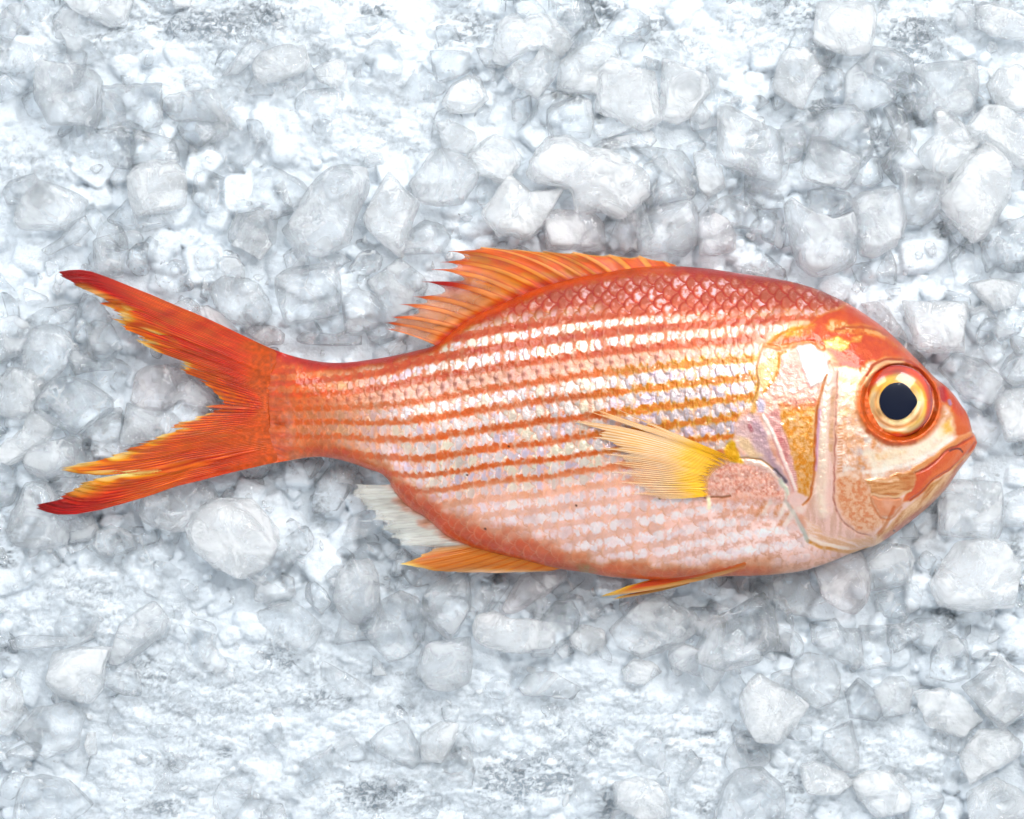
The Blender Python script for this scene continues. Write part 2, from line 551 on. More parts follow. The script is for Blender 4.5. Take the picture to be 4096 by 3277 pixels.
# between the pale cells: peach skin
C = rgb(232, 178, 164) * (1 - upper[:, None]) + rgb(214, 128, 106) * upper[:, None]
C = C * (1 + 0.06 * n_g[:, None])
C = C * (1 - 0.55 * front[:, None]) + rgb(240, 208, 172) * 0.55 * front[:, None]
C = C * (1 - 0.6 * low[:, None]) + rgb(236, 196, 188) * 0.6 * low[:, None]
# red / gold zigzag rows
fr2 = sstep(2260, 2700, vx + 60 * n_m) * sstep(-0.5, 0.3, Sr) * (1 - sstep(3.8, 5.6, Sr))
zz = np.abs(qc) - 0.26 * fr2 * (tri - 0.5) - 0.14 * (1 - fr2) * (tri - 0.5) + 0.09 * n_f + 0.07 * n_g + 0.03 * hsh
red = sstep(0.22 - 0.06 * fr2, 0.42 - 0.07 * fr2, zz)
brick = rgb(200, 84, 46) * (1 - upper[:, None]) + rgb(192, 72, 44) * upper[:, None]
gold = rgb(212, 122, 18)
rosy = np.clip(0.5 + 1.0 * n_m + 0.6 * n_g, 0, 1) * (1 - front) * 0.5
rc = brick * (1 - rosy[:, None]) + rgb(208, 106, 78) * rosy[:, None]
rc = rc * (1 - fr2[:, None]) + gold * fr2[:, None]
ra = red * (0.80 + 0.18 * fr2 + 0.10 * upper - 0.30 * tailz) * (1 - 0.74 * low) * np.clip(0.92 + 0.35 * n_f, 0, 1)
C = C * (1 - ra[:, None]) + rc * ra[:, None]
# pale silvery cells, one per scale of every pale row
cw = 0.47 + 0.05 * rowh + 0.05 * hsh; ch = 0.30 + 0.035 * rowh - 0.035 * upper + 0.03 * front
cd = (np.abs(pc) / cw) ** 3.2 + (np.abs(qc) / ch) ** 2.6
cm = 1 - sstep(0.25, 1.55, cd + 0.85 * n_f + 0.55 * n_g + 0.25 * hs2)
grey = rgb(198, 188, 194); wht = rgb(244, 236, 234)
cc = wht * (1 - 0.8 * front[:, None]) + grey * 0.8 * front[:, None]
lil = np.clip(sstep(0.0, 0.5, hs2) * 0.5, 0, 1)
cc = cc * (1 - lil[:, None]) + rgb(222, 206, 236) * lil[:, None]
crm = sstep(0.05, 0.5, -hs2) * 0.55 * (1 - front)
cc = cc * (1 - crm[:, None]) + rgb(246, 236, 204) * crm[:, None]
gz_ = sstep(-0.1, 0.5, n_m) * 0.35 * (1 - upper)
cc = cc * (1 - gz_[:, None]) + rgb(222, 204, 202) * gz_[:, None]
ca = cm * (0.97 - 0.45 * tailz) * (1 - 0.35 * low) * (1 - 0.55 * (np.abs(Sr) < 0.5)) * (1 - 0.35 * sstep(2500, 2800, vx) * upper)
C = C * (1 - ca[:, None]) + cc * ca[:, None]
hot = np.clip(0.75 + 0.9 * hs2, 0.15, 1) * (1 - sstep(0.0, 0.85, cd + 0.9 * n_f + 0.4 * n_g)) * (1 - front) * sstep(1450, 1700, vx) * np.clip(np.exp(-((k_row - 1) / 0.6) ** 2) + 0.8 * np.exp(-((k_row + 2) / 0.8) ** 2) * (1 - sstep(2600, 2800, vx)), 0, 1)
C = C * (1 - 0.85 * hot[:, None]) + rgb(255, 253, 252) * 0.85 * hot[:, None]
# scale rims as fine peach lines
el = edge * (1 - red) * 0.46 * (1 - 0.4 * front)
C = C * (1 - el[:, None]) + rgb(226, 158, 126) * el[:, None]
# lateral-line pores
ll = (np.abs(Sr + 0.02) < 0.30)
lp = np.exp(-((np.mod(Al, 1) - 0.5) / 0.15) ** 2 - (Sr / 0.13) ** 2) * (1 - sstep(2600, 2750, vx)) * sstep(1080, 1250, vx)
lat = np.exp(-(Sr / 0.33) ** 2) * 0.45 * (1 - sstep(2700, 2900, vx))
C = C * (1 - lat[:, None]) + rgb(220, 150, 138) * lat[:, None]
C = C * (1 - 0.75 * lp[:, None]) + rgb(158, 88, 86) * 0.75 * lp[:, None]
# upper back : red with mauve scale centres and orange rims
back = 1 - sstep(-3.6, -2.3, Sr + 0.25 * n_m - 0.9 * sstep(2150, 2850, vx))
b_c = sstep(0.12, 0.5, cell + 0.15 * n_f)[:, None]
bc = rgb(190, 72, 32) * (1 - b_c) + rgb(208, 112, 98) * b_c
bsp = (sstep(0.35, 0.75, cell) * np.clip(0.2 + 1.3 * n_f + 0.5 * hsh, 0, 1) * 0.7 * sstep(2050, 2500, vx))[:, None]
bc = bc * (1 - bsp) + rgb(236, 190, 200) * bsp
bc = bc * (1 - (edge * 0.85)[:, None]) + rgb(192, 70, 18) * (edge * 0.85)[:, None]
C = C * (1 - back[:, None]) + bc * back[:, None]
mb = (1 - sstep(-2.2, -0.8, Sr)) * (1 - back) * 0.22 * (1 - cm)
C = C * (1 - mb[:, None]) + rgb(206, 104, 82) * mb[:, None]
sp = 0.7 * sstep(-0.2, 0.45, hsh) * sstep(0.3, 0.7, cell) * (1 - sstep(-2.3, -1.4, Sr)) * sstep(-5.4, -4.4, Sr) * np.clip(0.15 + 1.1 * n_f, 0, 0.8)  # white specular spots painted on random back scales
C = C * (1 - sp[:, None]) + rgb(246, 226, 232) * sp[:, None]
# tail stalk: salmon wash
tw = (1 - sstep(1120, 1640, vx)) * 0.62 
C = C * (1 - tw[:, None]) + (rgb(212, 84, 42) * (1 + 0.12 * n_f[:, None])) * tw[:, None]
tvv = np.clip((vy - 1620) / 240, -1, 1)
tx_ = 1050 + 70 * np.abs(tvv) ** 2.2
tw2 = (1 - sstep(-40, 110, vx - tx_ + 60 * n_m + 40 * n_f)) * 0.9
C = C * (1 - tw2[:, None]) + (rgb(224, 102, 64) * (1 + 0.14 * fbm(vx / 60, (vy - (vy - 1620) * (vx - 1000) / 600) / 7, 3, 2)[:, None])) * tw2[:, None]
# belly: pale pink, then red keel with edge shading painted in
be = sstep(5.2, 7.6, Sr + 0.5 * n_m) * sstep(1700, 2100, vx)
bw = np.clip(1 - sstep(0.1, 1.7, cd + 1.0 * n_f + 0.6 * n_g) + 0.25 * cell, 0, 1)
bcol = rgb(230, 180, 166) * (1 - bw[:, None]) + rgb(252, 240, 240) * bw[:, None]
bpk = np.clip(n_m + 0.25 * hs2, 0, 1)[:, None] * 0.5
bcol = bcol * (1 - bpk) + rgb(232, 186, 176) * bpk
bed_ = edge * 0.34 * np.clip(0.5 + 1.4 * n_f, 0, 1)
bcol = bcol * (1 - bed_[:, None]) + rgb(226, 146, 106) * bed_[:, None]
C = C * (1 - 0.85 * be[:, None]) + bcol * 0.85 * be[:, None]
bsh = sstep(2550, 2950, vx) * sstep(5.0, 6.5, Sr) * sstep(0.0, 0.55, hsh * 0.6 + n_f + 0.25) * 0.5
C = C * (1 - bsh[:, None]) + rgb(254, 246, 244) * bsh[:, None]
db = yb2 - vy
keel = (1 - sstep(18, 95, db + 22 * n_m)) * sstep(1150, 1300, vx) * (1 - 0.72 * sstep(2950, 3250, vx))
C = C * (1 - 0.85 * keel[:, None]) + (rgb(208, 88, 48) * (1 - (edge * 0.35)[:, None]) + rgb(226, 150, 126) * (edge * 0.35)[:, None]) * 0.85 * keel[:, None]
dk = vy - yt2
ridge = (1 - sstep(8, 52, dk + 12 * n_m)) * (1 - sstep(3100, 3300, vx))  # red back margin, with the rim shading painted into it
C = C * (1 - 0.9 * ridge[:, None]) + rgb(190, 64, 28) * 0.9 * ridge[:, None]
# orange fleshy strip under the dorsal fin
strip = (1 - sstep(14, 44, dk + 8 * n_f)) * sstep(1740, 1800, vx) * (1 - sstep(2650, 2760, vx))
C = C * (1 - strip[:, None]) + rgb(226, 104, 24) * strip[:, None]
# sheath above the anal fin
sh = (1 - sstep(40, 150, db + 26 * n_m)) * sstep(1545, 1640, vx) * (1 - sstep(2150, 2330, vx))
C = C * (1 - 0.8 * sh[:, None]) + (rgb(214, 92, 66) * (1 - (edge * 0.5)[:, None]) + rgb(232, 160, 140) * (edge * 0.5)[:, None]) * 0.8 * sh[:, None]
# cream scales on the nape, their sheen painted into the colour
nap = sstep(2950, 3120, vx) * (1 - sstep(3330, 3420, vx)) * sstep(0.12, 0.2, V) * (1 - sstep(0.24, 0.34, V)) * 0.75 * sstep(-0.2, 0.4, hsh + 0.3)
C = C * (1 - nap[:, None]) + rgb(250, 232, 232) * nap[:, None]
C *= (1 + 0.035 * n_f + 0.04 * n_l + 0.04 * hsh)[:, None]

pt = Painter(vx, vy, C)
pt.H += scale_h * (0.55 + 0.45 * sstep(1100, 1700, vx)) * (1 - 0.25 * sstep(4.0, 6.0, Sr)) * (1 - 0.6 * sstep(30, 0, db)) 
pt.H += 0.05 * n_f
pt.S[:] = np.clip(0.15 + 0.75 * ca, 0, 1) * (1 - back * 0.5) + back * b_c[:, 0] * 0.5
pt.S *= sstep(1090, 1300, vx)

# ------------------------------------------------------------------ head
W = rgb(252, 244, 236); CR = rgb(238, 212, 190); OR = rgb(220, 100, 54); DO = rgb(196, 84, 48); MV = rgb(166, 86, 88); GOLD = rgb(226, 168, 76)
HEADP = [(3052, 1376), (3026, 1470), (3030, 1545), (3008, 1612), (2962, 1650), (2938, 1701), (2934, 1771), (2983, 1846), (3070, 1876), (3112, 1922), (3145, 1968), (3139, 2001),
         (3195, 2094), (3232, 2164), (3301, 2193), (3394, 2209), (3500, 2215), (3720, 2100), (3960, 1800), (3940, 1600), (3740, 1400), (3560, 1240),
         (3430, 1190), (3372, 1222), (3290, 1262), (3235, 1300), (3130, 1330)]
# flatten the scale relief under the smooth head, raise the gill cover plate
hs, hx, hy, _ = pt._sel(HEADP, 40, 0.0)
_t = Painter(vx, vy, np.zeros((len(vx), 3)))
_t.poly(HEADP, (1, 1, 1), feather=6, warp=0.0)
hm = _t.C[:, 0].copy()
pt.H = pt.H * (1 - hm) + hm * (0.55 + 0.10 * fbm(vx / 22, vy / 22, 4, 2))
pt.S = pt.S * (1 - hm) + hm * 0.45
pt.poly(HEADP, rgb(238, 200, 186), feather=7, warp=0.3)
pt.poly(HEADP, rgb(226, 156, 140), alpha=0.75, feather=7, warp=0.3, mott=1.0, ms=34, seed=5)
pt.poly(HEADP, rgb(248, 238, 230), alpha=0.6, feather=7, warp=0.3, mott=1.0, ms=60, seed=6)
# forehead
FORE = [(3056, 1384), (3130, 1333), (3235, 1300), (3290, 1262), (3372, 1222), (3430, 1170), (3740, 1380), (3950, 1600), (3950, 1730), (3874, 1716), (3815, 1668),
        (3768, 1570), (3702, 1497), (3622, 1444), (3545, 1436), (3475, 1452), (3440, 1490), (3392, 1472), (3330, 1440), (3296, 1394), (3236, 1372), (3150, 1380)]
pt.poly(FORE, rgb(222, 104, 50), feather=14, silver=0.25)
pt.poly(FORE, rgb(200, 76, 42), alpha=0.5, feather=12, mott=1.0, ms=26, seed=7)
pt.poly([(3420, 1190), (3560, 1320), (3700, 1460), (3800, 1555), (3870, 1650), (3900, 1640), (3700, 1380), (3500, 1230)], rgb(226, 104, 72), alpha=0.7, feather=24)
pt.line([(3330, 1304), (3375, 1308)], rgb(240, 196, 160), 16, mott=0.6)
pt.line([(3352, 1322), (3420, 1316), (3490, 1326), (3545, 1352)], rgb(240, 176, 136), 15, alpha=0.85, mott=0.7, taper=(0.5, 0.4), h=0.25)  # raised ridge, its highlight painted in cream
pt.line([(3340, 1318), (3420, 1308), (3500, 1318), (3550, 1345)], rgb(190, 84, 46), 4, alpha=0.8)
pt.poly([(3292, 1366), (3340, 1350), (3402, 1368), (3396, 1396), (3344, 1404), (3300, 1392)], rgb(255, 236, 168), feather=12, mott=0.5, ms=14, silver=0.8)
pt.poly([(3405, 1345), (3450, 1352), (3446, 1372), (3410, 1366)], rgb(255, 230, 170), alpha=0.8, feather=9, mott=0.5, ms=10)
pt.poly([(3060, 1374), (3100, 1336), (3150, 1316), (3215, 1292), (3265, 1302), (3250, 1336), (3190, 1352), (3120, 1370)], rgb(218, 140, 66), alpha=0.9, feather=10, mott=0.5, ms=16)
pt.line([(3058, 1360), (3100, 1325), (3170, 1296), (3230, 1290)], rgb(240, 204, 178), 9, alpha=0.8, mott=0.5)
pt.line([(3060, 1380), (3110, 1392), (3160, 1384), (3220, 1372), (3262, 1372), (3288, 1392)], rgb(210, 118, 66), 7, alpha=0.7, h=-0.35, mott=0.3)
pt.poly([(3130, 1326), (3180, 1318), (3200, 1340), (3140, 1352)], rgb(236, 176, 84), alpha=0.8, feather=10, mott=0.7, ms=8)
pt.line([(3560, 1370), (3600, 1392), (3640, 1402)], rgb(226, 150, 60), 7, alpha=0.5, mott=0.8, ms=6)
# gill cover: upper plate, its highlight painted white, and its pink left half
pt.poly([(3112, 1440), (3190, 1396), (3236, 1480), (3262, 1560), (3200, 1586), (3084, 1574), (3060, 1556), (3096, 1500)], rgb(232, 172, 166), feather=10, mott=0.25, ms=14)
pt.poly([(3150, 1450), (3200, 1450), (3230, 1540), (3170, 1570), (3140, 1520)], rgb(214, 112, 116), alpha=0.55, feather=18, mott=0.8, ms=12, aniso=0.35)
pt.poly([(3188, 1388), (3246, 1376), (3290, 1414), (3314, 1482), (3282, 1540), (3242, 1546), (3216, 1480)], rgb(255, 252, 248), feather=9, silver=0.6, h=0.3)
for k in range(9):
    pt.line([(3085 + 4 * k, 1500 + 9 * k), (3150, 1500 + 9 * k), (3225, 1498 + 10 * k)], rgb(250, 226, 214), 1.8, alpha=0.5, mott=0.4)
pt.line([(3020, 1583), (3080, 1586), (3160, 1582), (3200, 1588)], rgb(248, 224, 206), 4, alpha=0.8)
pt.line([(3092, 1440), (3114, 1420), (3140, 1408)], rgb(206, 120, 62), 5)
# tan membrane behind the gill cover
pt.poly([(3074, 1422), (3118, 1412), (3112, 1470), (3094, 1520), (3054, 1568), (3030, 1556), (3030, 1470)], rgb(226, 184, 142), feather=8, mott=0.2)
pt.poly([(3080, 1500), (3092, 1500), (3084, 1540), (3056, 1562), (3050, 1548)], rgb(226, 196, 150), feather=6)
pt.line([(3116, 1412), (3112, 1470), (3094, 1520), (3052, 1568)], rgb(200, 116, 44), 4, alpha=0.9)
pt.line([(3026, 1540), (3024, 1600), (3008, 1650)], rgb(206, 150, 90), 7, alpha=0.8)
pt.poly([(3036, 1590), (3060, 1610), (3056, 1650), (3026, 1650), (3022, 1620)], rgb(196, 186, 200), feather=7)
# lilac flap and pink gill fringe
pt.poly([(2940, 1700), (2985, 1655), (3030, 1660), (3064, 1740), (3112, 1840), (3155, 1935), (3166, 1975), (3106, 1895), (3000, 1832), (2946, 1780)], rgb(214, 186, 184), feather=8, mott=0.2)
pt.poly([(3000, 1680), (3036, 1690), (3110, 1850), (3150, 1940), (3100, 1880), (3020, 1760)], rgb(186, 160, 172), alpha=0.8, feather=12, mott=0.5, ms=20, silver=0.7)
pt.poly([(2942, 1740), (3000, 1760), (3050, 1830), (3000, 1826), (2950, 1790)], rgb(232, 204, 166), alpha=0.8, feather=12)
pt.poly([(3062, 1660), (3112, 1640), (3144, 1740), (3178, 1850), (3210, 1962), (3172, 1975), (3122, 1832), (3082, 1722)], rgb(216, 150, 152), feather=8)
for k in range(34):
    f = k / 33.0
    xa = 3070 + 96 * f + 10 * f * f; ya = 1672 + 290 * f
    pt.line([(xa, ya), (xa + 24, ya - 4), (xa + 42, ya - 3)], rgb(248, 222, 214), 1.8, alpha=0.6)
pt.poly([(3095, 1720), (3122, 1720), (3150, 1810), (3150, 1850), (3120, 1780)], rgb(190, 70, 84), alpha=0.45, feather=10, mott=0.5, ms=10)
pt.line([(3050, 1664), (3094, 1740), (3132, 1830), (3182, 1960)], rgb(250, 236, 226), 4.5, alpha=0.9, h=0.2)
pt.line([(2996, 1704), (3006, 1722)], rgb(170, 60, 84), 6, alpha=0.7, mott=0.5, ms=6)
pt.line([(2976, 1846), (3040, 1860), (3100, 1900), (3140, 1958), (3146, 1990), (3132, 2004)], rgb(244, 236, 220), 7, alpha=0.9, h=0.25)
pt.line([(2960, 1830), (3030, 1836), (3090, 1872), (3125, 1905)], rgb(150, 112, 70), 3.0, alpha=0.7, h=-0.3)
pt.line([(3100, 1880), (3122, 1905), (3140, 1925)], rgb(104, 96, 108), 6, alpha=0.8)
pt.line([(3120, 1922), (3142, 1960), (3144, 1985)], rgb(206, 222, 204), 7, alpha=0.8)
# orange mottled cheek strip in front of the fringe
STRIP = [(3110, 1612), (3180, 1618), (3270, 1600), (3268, 1700), (3256, 1850), (3248, 1950), (3226, 2014), (3192, 1985), (3176, 1860), (3146, 1745), (3116, 1650)]
pt.poly(STRIP, rgb(238, 192, 158), feather=8)
pt.poly(STRIP, rgb(222, 128, 60), alpha=0.8, feather=10, mott=0.85, ms=13, seed=2)
pt.poly([(3090, 1586), (3270, 1560), (3268, 1625), (3180, 1640), (3110, 1630)], rgb(214, 118, 112), alpha=0.75, feather=16, mott=0.7, ms=14, aniso=2.9)
pt.poly([(3150, 1985), (3180, 1960), (3232, 1995), (3228, 2016), (3180, 2030), (3148, 2016)], rgb(240, 208, 200), feather=8)
# preopercle: pale bar between two dark grooves
BAR = [(3304, 1500), (3352, 1484), (3346, 1610), (3343, 1750), (3338, 1930), (3340, 2012), (3366, 2070), (3416, 2120), (3400, 2190), (3300, 2160), (3214, 2060), (3240, 1990), (3255, 1880), (3264, 1750), (3274, 1633), (3288, 1560)]
pt.poly(BAR, rgb(240, 204, 194), feather=7, warp=0.5)
pt.poly(BAR, rgb(206, 160, 140), alpha=0.5, feather=8, mott=1.0, ms=12, aniso=1.57)
pt.line([(3318, 1500), (3302, 1600), (3293, 1750), (3290, 1890), (3278, 1985), (3290, 2050)], rgb(246, 230, 212), 15, alpha=0.85, feather=26, h=0.9, mott=0.25)  # highlight along the bar's ridge painted pale
pt.line([(3334, 1560), (3326, 1680), (3322, 1800)], rgb(206, 150, 112), 7, alpha=0.6, mott=0.5)
pt.line([(3304, 1500), (3284, 1564), (3270, 1633), (3261, 1750), (3256, 1885), (3247, 1960), (3232, 2002), (3210, 2020)], rgb(200, 98, 52), 4.5, alpha=0.85, h=-0.5, taper=(0.4, 0.5), mott=0.25)
pt.line([(3279, 1640), (3270, 1750), (3263, 1880)], rgb(206, 150, 186), 4, alpha=0.6)
pt.line([(3352, 1486), (3344, 1610), (3341, 1750), (3336, 1888), (3335, 1960), (3337, 2015), (3361, 2071), (3417, 2122), (3480, 2146)], rgb(176, 98, 92), 3.6, alpha=0.65, h=-0.6, taper=(0.3, 0.3), mott=0.4)
pt.line([(3372, 1470), (3368, 1560), (3362, 1640)], rgb(206, 130, 84), 6, alpha=0.7, mott=0.5)
pt.line([(3380, 1480), (3384, 1560)], rgb(255, 244, 226), 8, alpha=0.8)
# cheek
CHK = [(3362, 1490), (3430, 1480), (3456, 1520), (3452, 1640), (3480, 1740), (3560, 1780), (3700, 1760), (3800, 1690), (3810, 1740), (3740, 1820), (3620, 1880), (3480, 1915), (3352, 1900), (3350, 1700)]
pt.poly(CHK, rgb(240, 214, 194), feather=10)
pt.poly(CHK, rgb(206, 192, 194), alpha=0.75, feather=10, mott=1.0, ms=30, seed=1, silver=0.6)
pt.poly(CHK, rgb(228, 142, 106), alpha=0.8, feather=10, mott=1.0, ms=22, seed=4)
pt.poly(CHK, rgb(255, 250, 240), alpha=0.8, feather=10, mott=1.0, ms=40, seed=0)
pt.poly([(3360, 1480), (3400, 1470), (3440, 1500), (3440, 1540), (3380, 1540)], rgb(246, 214, 180), alpha=0.7, feather=12, mott=0.6, ms=12)
pt.line([(3320, 1452), (3350, 1462), (3390, 1458), (3425, 1470)], rgb(176, 74, 36), 8, alpha=0.7, mott=0.5)
for k in range(16):
    yy = 1700 + 12 * k
    pt.line([(3352, yy), (3372, yy - 3), (3388 + 5 * math.sin(k), yy - 9)], rgb(250, 240, 230), 2.0, alpha=0.5)
    pt.line([(3352, yy + 6), (3366, yy + 4)], rgb(206, 120, 90), 2.0, alpha=0.45)
pt.poly([(3352, 1560), (3440, 1540), (3470, 1700), (3420, 1780), (3352, 1760)], rgb(232, 172, 140), alpha=0.55, feather=26, mott=0.9, ms=16, seed=3)
pt.poly([(3352, 1720), (3420, 1740), (3440, 1880), (3352, 1890)], rgb(226, 150, 118), alpha=0.55, feather=22, mott=0.9, ms=13, seed=1)
# lower cheek with small scales
LCH = [(3348, 1904), (3400, 1892), (3462, 1904), (3484, 1966), (3500, 2040), (3540, 2084), (3486, 2132), (3424, 2118), (3374, 2064), (3346, 2000)]
pt.poly(LCH, rgb(238, 196, 172), feather=16)
pt.poly(LCH, rgb(226, 128, 100), alpha=0.75, feather=18, mott=0.9, ms=11, seed=6)
pt.line([(3350, 1902), (3396, 1896), (3430, 1912)], rgb(250, 226, 206), 6, alpha=0.7)
# band under the eye
pt.poly([(3452, 1806), (3600, 1794), (3730, 1734), (3800, 1680), (3822, 1704), (3790, 1762), (3702, 1822), (3600, 1862), (3500, 1884), (3464, 1870)], rgb(253, 240, 220), feather=12, mott=0.35, ms=26, silver=0.5)
pt.poly([(3480, 1830), (3560, 1800), (3620, 1806), (3560, 1842)], rgb(226, 176, 120), alpha=0.55, feather=16, mott=0.7, ms=18)
pt.poly([(3760, 1690), (3806, 1676), (3806, 1730), (3770, 1740)], rgb(236, 176, 92), alpha=0.8, feather=14, mott=0.5)
pt.line([(3455, 1888), (3520, 1880), (3620, 1862), (3700, 1828), (3790, 1764), (3830, 1738)], rgb(255, 248, 238), 7, alpha=0.85, mott=0.2)
# snout and jaws
pt.poly([(3815, 1660), (3880, 1690), (3890, 1730), (3830, 1755), (3812, 1740)], rgb(224, 112, 76), feather=12)
LIP = [(3892, 1734), (3925, 1775), (3874, 1816), (3812, 1872), (3742, 1914), (3692, 1962), (3644, 2002), (3612, 2004), (3640, 1950), (3650, 1905), (3700, 1862), (3762, 1814), (3832, 1772)]
pt.poly(LIP, rgb(220, 100, 58), feather=7, warp=0.4, silver=0.1)
pt.poly(LIP, rgb(232, 132, 98), alpha=0.7, feather=7, mott=1.0, ms=26, aniso=2.45)
pt.line([(3888, 1752), (3836, 1778), (3780, 1812), (3720, 1862), (3660, 1892)], rgb(184, 76, 42), 4, alpha=0.65, h=-0.6)
pt.line([(3878, 1742), (3832, 1762), (3780, 1796), (3716, 1844), (3650, 1880)], rgb(232, 140, 96), 7, alpha=0.8, h=0.3)
pt.line([(3800, 1807), (3818, 1797), (3838, 1797), (3848, 1808)], rgb(112, 48, 30), 2.6, alpha=0.95, h=-0.2)
pt.line([(3900, 1772), (3870, 1812), (3812, 1868), (3742, 1912), (3690, 1962), (3642, 2000)], rgb(180, 78, 50), 3.2, alpha=0.6, h=-0.5)
MAX = [(3466, 1914), (3533, 1908), (3600, 1896), (3652, 1882), (3660, 1920), (3640, 1962), (3584, 1986), (3530, 1986), (3486, 1974)]
pt.poly(MAX, rgb(232, 172, 138), feather=6, h=0.35)
pt.poly(MAX, rgb(190, 98, 58), alpha=0.6, feather=8, mott=1.0, ms=7, aniso=-0.08)
pt.poly([(3590, 1910), (3652, 1884), (3660, 1930), (3630, 1966)], rgb(200, 104, 64), alpha=0.6, feather=14, mott=0.4)
pt.line([(3480, 1920), (3540, 1924), (3590, 1920)], rgb(252, 232, 206), 4, alpha=0.7, mott=0.5)
pt.line([(3486, 1976), (3530, 1988), (3584, 1986), (3640, 1962)], rgb(246, 206, 170), 4, alpha=0.8)
pt.line([(3488, 1984), (3540, 1997), (3600, 1992)], rgb(196, 100, 74), 3, alpha=0.55, h=-0.3)
pt.poly([(3478, 1984), (3540, 1994), (3614, 1988), (3606, 2026), (3560, 2076), (3520, 2068), (3492, 2026)], rgb(232, 150, 124), feather=7, h=0.3, mott=0.1)
pt.poly([(3520, 2000), (3580, 2000), (3560, 2040), (3530, 2030)], rgb(240, 180, 164), alpha=0.7, feather=16)
pt.line([(3480, 1992), (3492, 2028), (3522, 2070), (3560, 2078), (3606, 2028)], rgb(214, 120, 86), 2.6, alpha=0.55, h=-0.3)
JAW = [(3890, 1808), (3853, 1822), (3800, 1886), (3742, 1926), (3690, 1978), (3645, 2014), (3600, 2050), (3575, 2082), (3510, 2142), (3492, 2200), (3620, 2140), (3760, 2030), (3850, 1900), (3910, 1800)]
pt.poly(JAW, rgb(234, 186, 152), feather=7, warp=0.5)
pt.poly(JAW, rgb(206, 110, 72), alpha=0.75, feather=8, mott=1.0, ms=11, aniso=2.3, seed=3)
pt.poly(JAW, rgb(250, 226, 196), alpha=0.7, feather=8, mott=1.0, ms=9, aniso=2.25, seed=5)
pt.poly([(3690, 1960), (3742, 1915), (3772, 1900), (3740, 1960), (3700, 2000)], rgb(196, 96, 40), alpha=0.6, feather=14, mott=0.8, ms=10, aniso=2.3)
pt.line([(3890, 1815), (3836, 1888), (3788, 1956), (3740, 2008), (3690, 2052), (3620, 2104), (3550, 2152)], rgb(204, 98, 86), 15, alpha=0.7, mott=0.4, ms=24)
pt.line([(3575, 2030), (3545, 2090), (3512, 2142)], rgb(206, 100, 60), 5, alpha=0.6)
# throat
THR = [(3214, 2064), (3300, 2140), (3400, 2150), (3490, 2150), (3510, 2146), (3490, 2196), (3394, 2214), (3300, 2196), (3230, 2160)]
pt.poly(THR, rgb(244, 218, 204), feather=12)
pt.poly(THR, rgb(226, 160, 124), alpha=0.65, feather=10, mott=1.0, ms=10, aniso=0.3)
pt.line([(3232, 2164), (3300, 2192), (3394, 2207), (3470, 2196)], rgb(232, 140, 70), 5, alpha=0.8, mott=0.4)
pt.line([(3240, 2150), (3300, 2178), (3390, 2194)], rgb(255, 240, 226), 5, alpha=0.7)
pt.line([(3139, 2001), (3195, 2094), (3232, 2164)], rgb(196, 200, 190), 6, alpha=0.8, h=-0.4)
pt.line([(3052, 1376), (3026, 1470), (3030, 1545), (3008, 1612)], rgb(190, 110, 60), 3, alpha=0.6, h=-0.3)
# base of the pectoral fin: pink, roughly scaled patch, and the yellow corner behind the gill
PB = [(2815, 1990), (2806, 1920), (2850, 1864), (2930, 1846), (3000, 1850), (3070, 1880), (3110, 1930), (3138, 1998), (3080, 2010), (2980, 2000), (2900, 1990)]
pt.poly(PB, rgb(232, 172, 164), alpha=0.8, feather=34)
pt.poly(PB, rgb(212, 112, 100), alpha=0.65, feather=34, mott=1.0, ms=9, seed=2)
pt.poly(PB, rgb(246, 214, 200), alpha=0.7, feather=26, mott=1.0, ms=8, seed=6, h=0.15)
pt.poly([(2900, 1812), (2912, 1780), (2932, 1760), (2940, 1800), (2975, 1846), (2930, 1840)], rgb(236, 172, 24), feather=8)
pt.poly([(2850, 1990), (3080, 1990), (3140, 2060), (3020, 2090), (2900, 2070)], rgb(222, 140, 118), alpha=0.6, feather=30, mott=0.95, ms=12, seed=1)
pt.poly([(3060, 1990), (3140, 2010), (3200, 2110), (3160, 2140), (3080, 2070)], rgb(232, 204, 196), alpha=0.8, feather=18, mott=0.3)
for (a, b) in [((3120, 2020), (3100, 2060)), ((3150, 2050), (3120, 2100)), ((3060, 2010), (3030, 2060))]:
    pt.line([a, b], rgb(212, 114, 76), 8, alpha=0.5, mott=0.6, ms=8)
    pt.line([(a[0] + 22, a[1] - 4), (b[0] + 22, b[1] - 4)], rgb(236, 226, 214), 7, alpha=0.6)
pt.line([(2820, 1990), (2870, 1990), (2920, 1984)], rgb(130, 60, 34), 3.2, alpha=0.6, h=-0.4)
pt.line([(2834, 1992), (2836, 2030)], rgb(252, 246, 214), 6, alpha=0.9, h=0.3)
# vent
pt.poly([(2300, 2262), (2340, 2256), (2390, 2290), (2360, 2305), (2310, 2290)], rgb(166, 128, 84), alpha=0.9, feather=12, mott=0.6, ms=10)
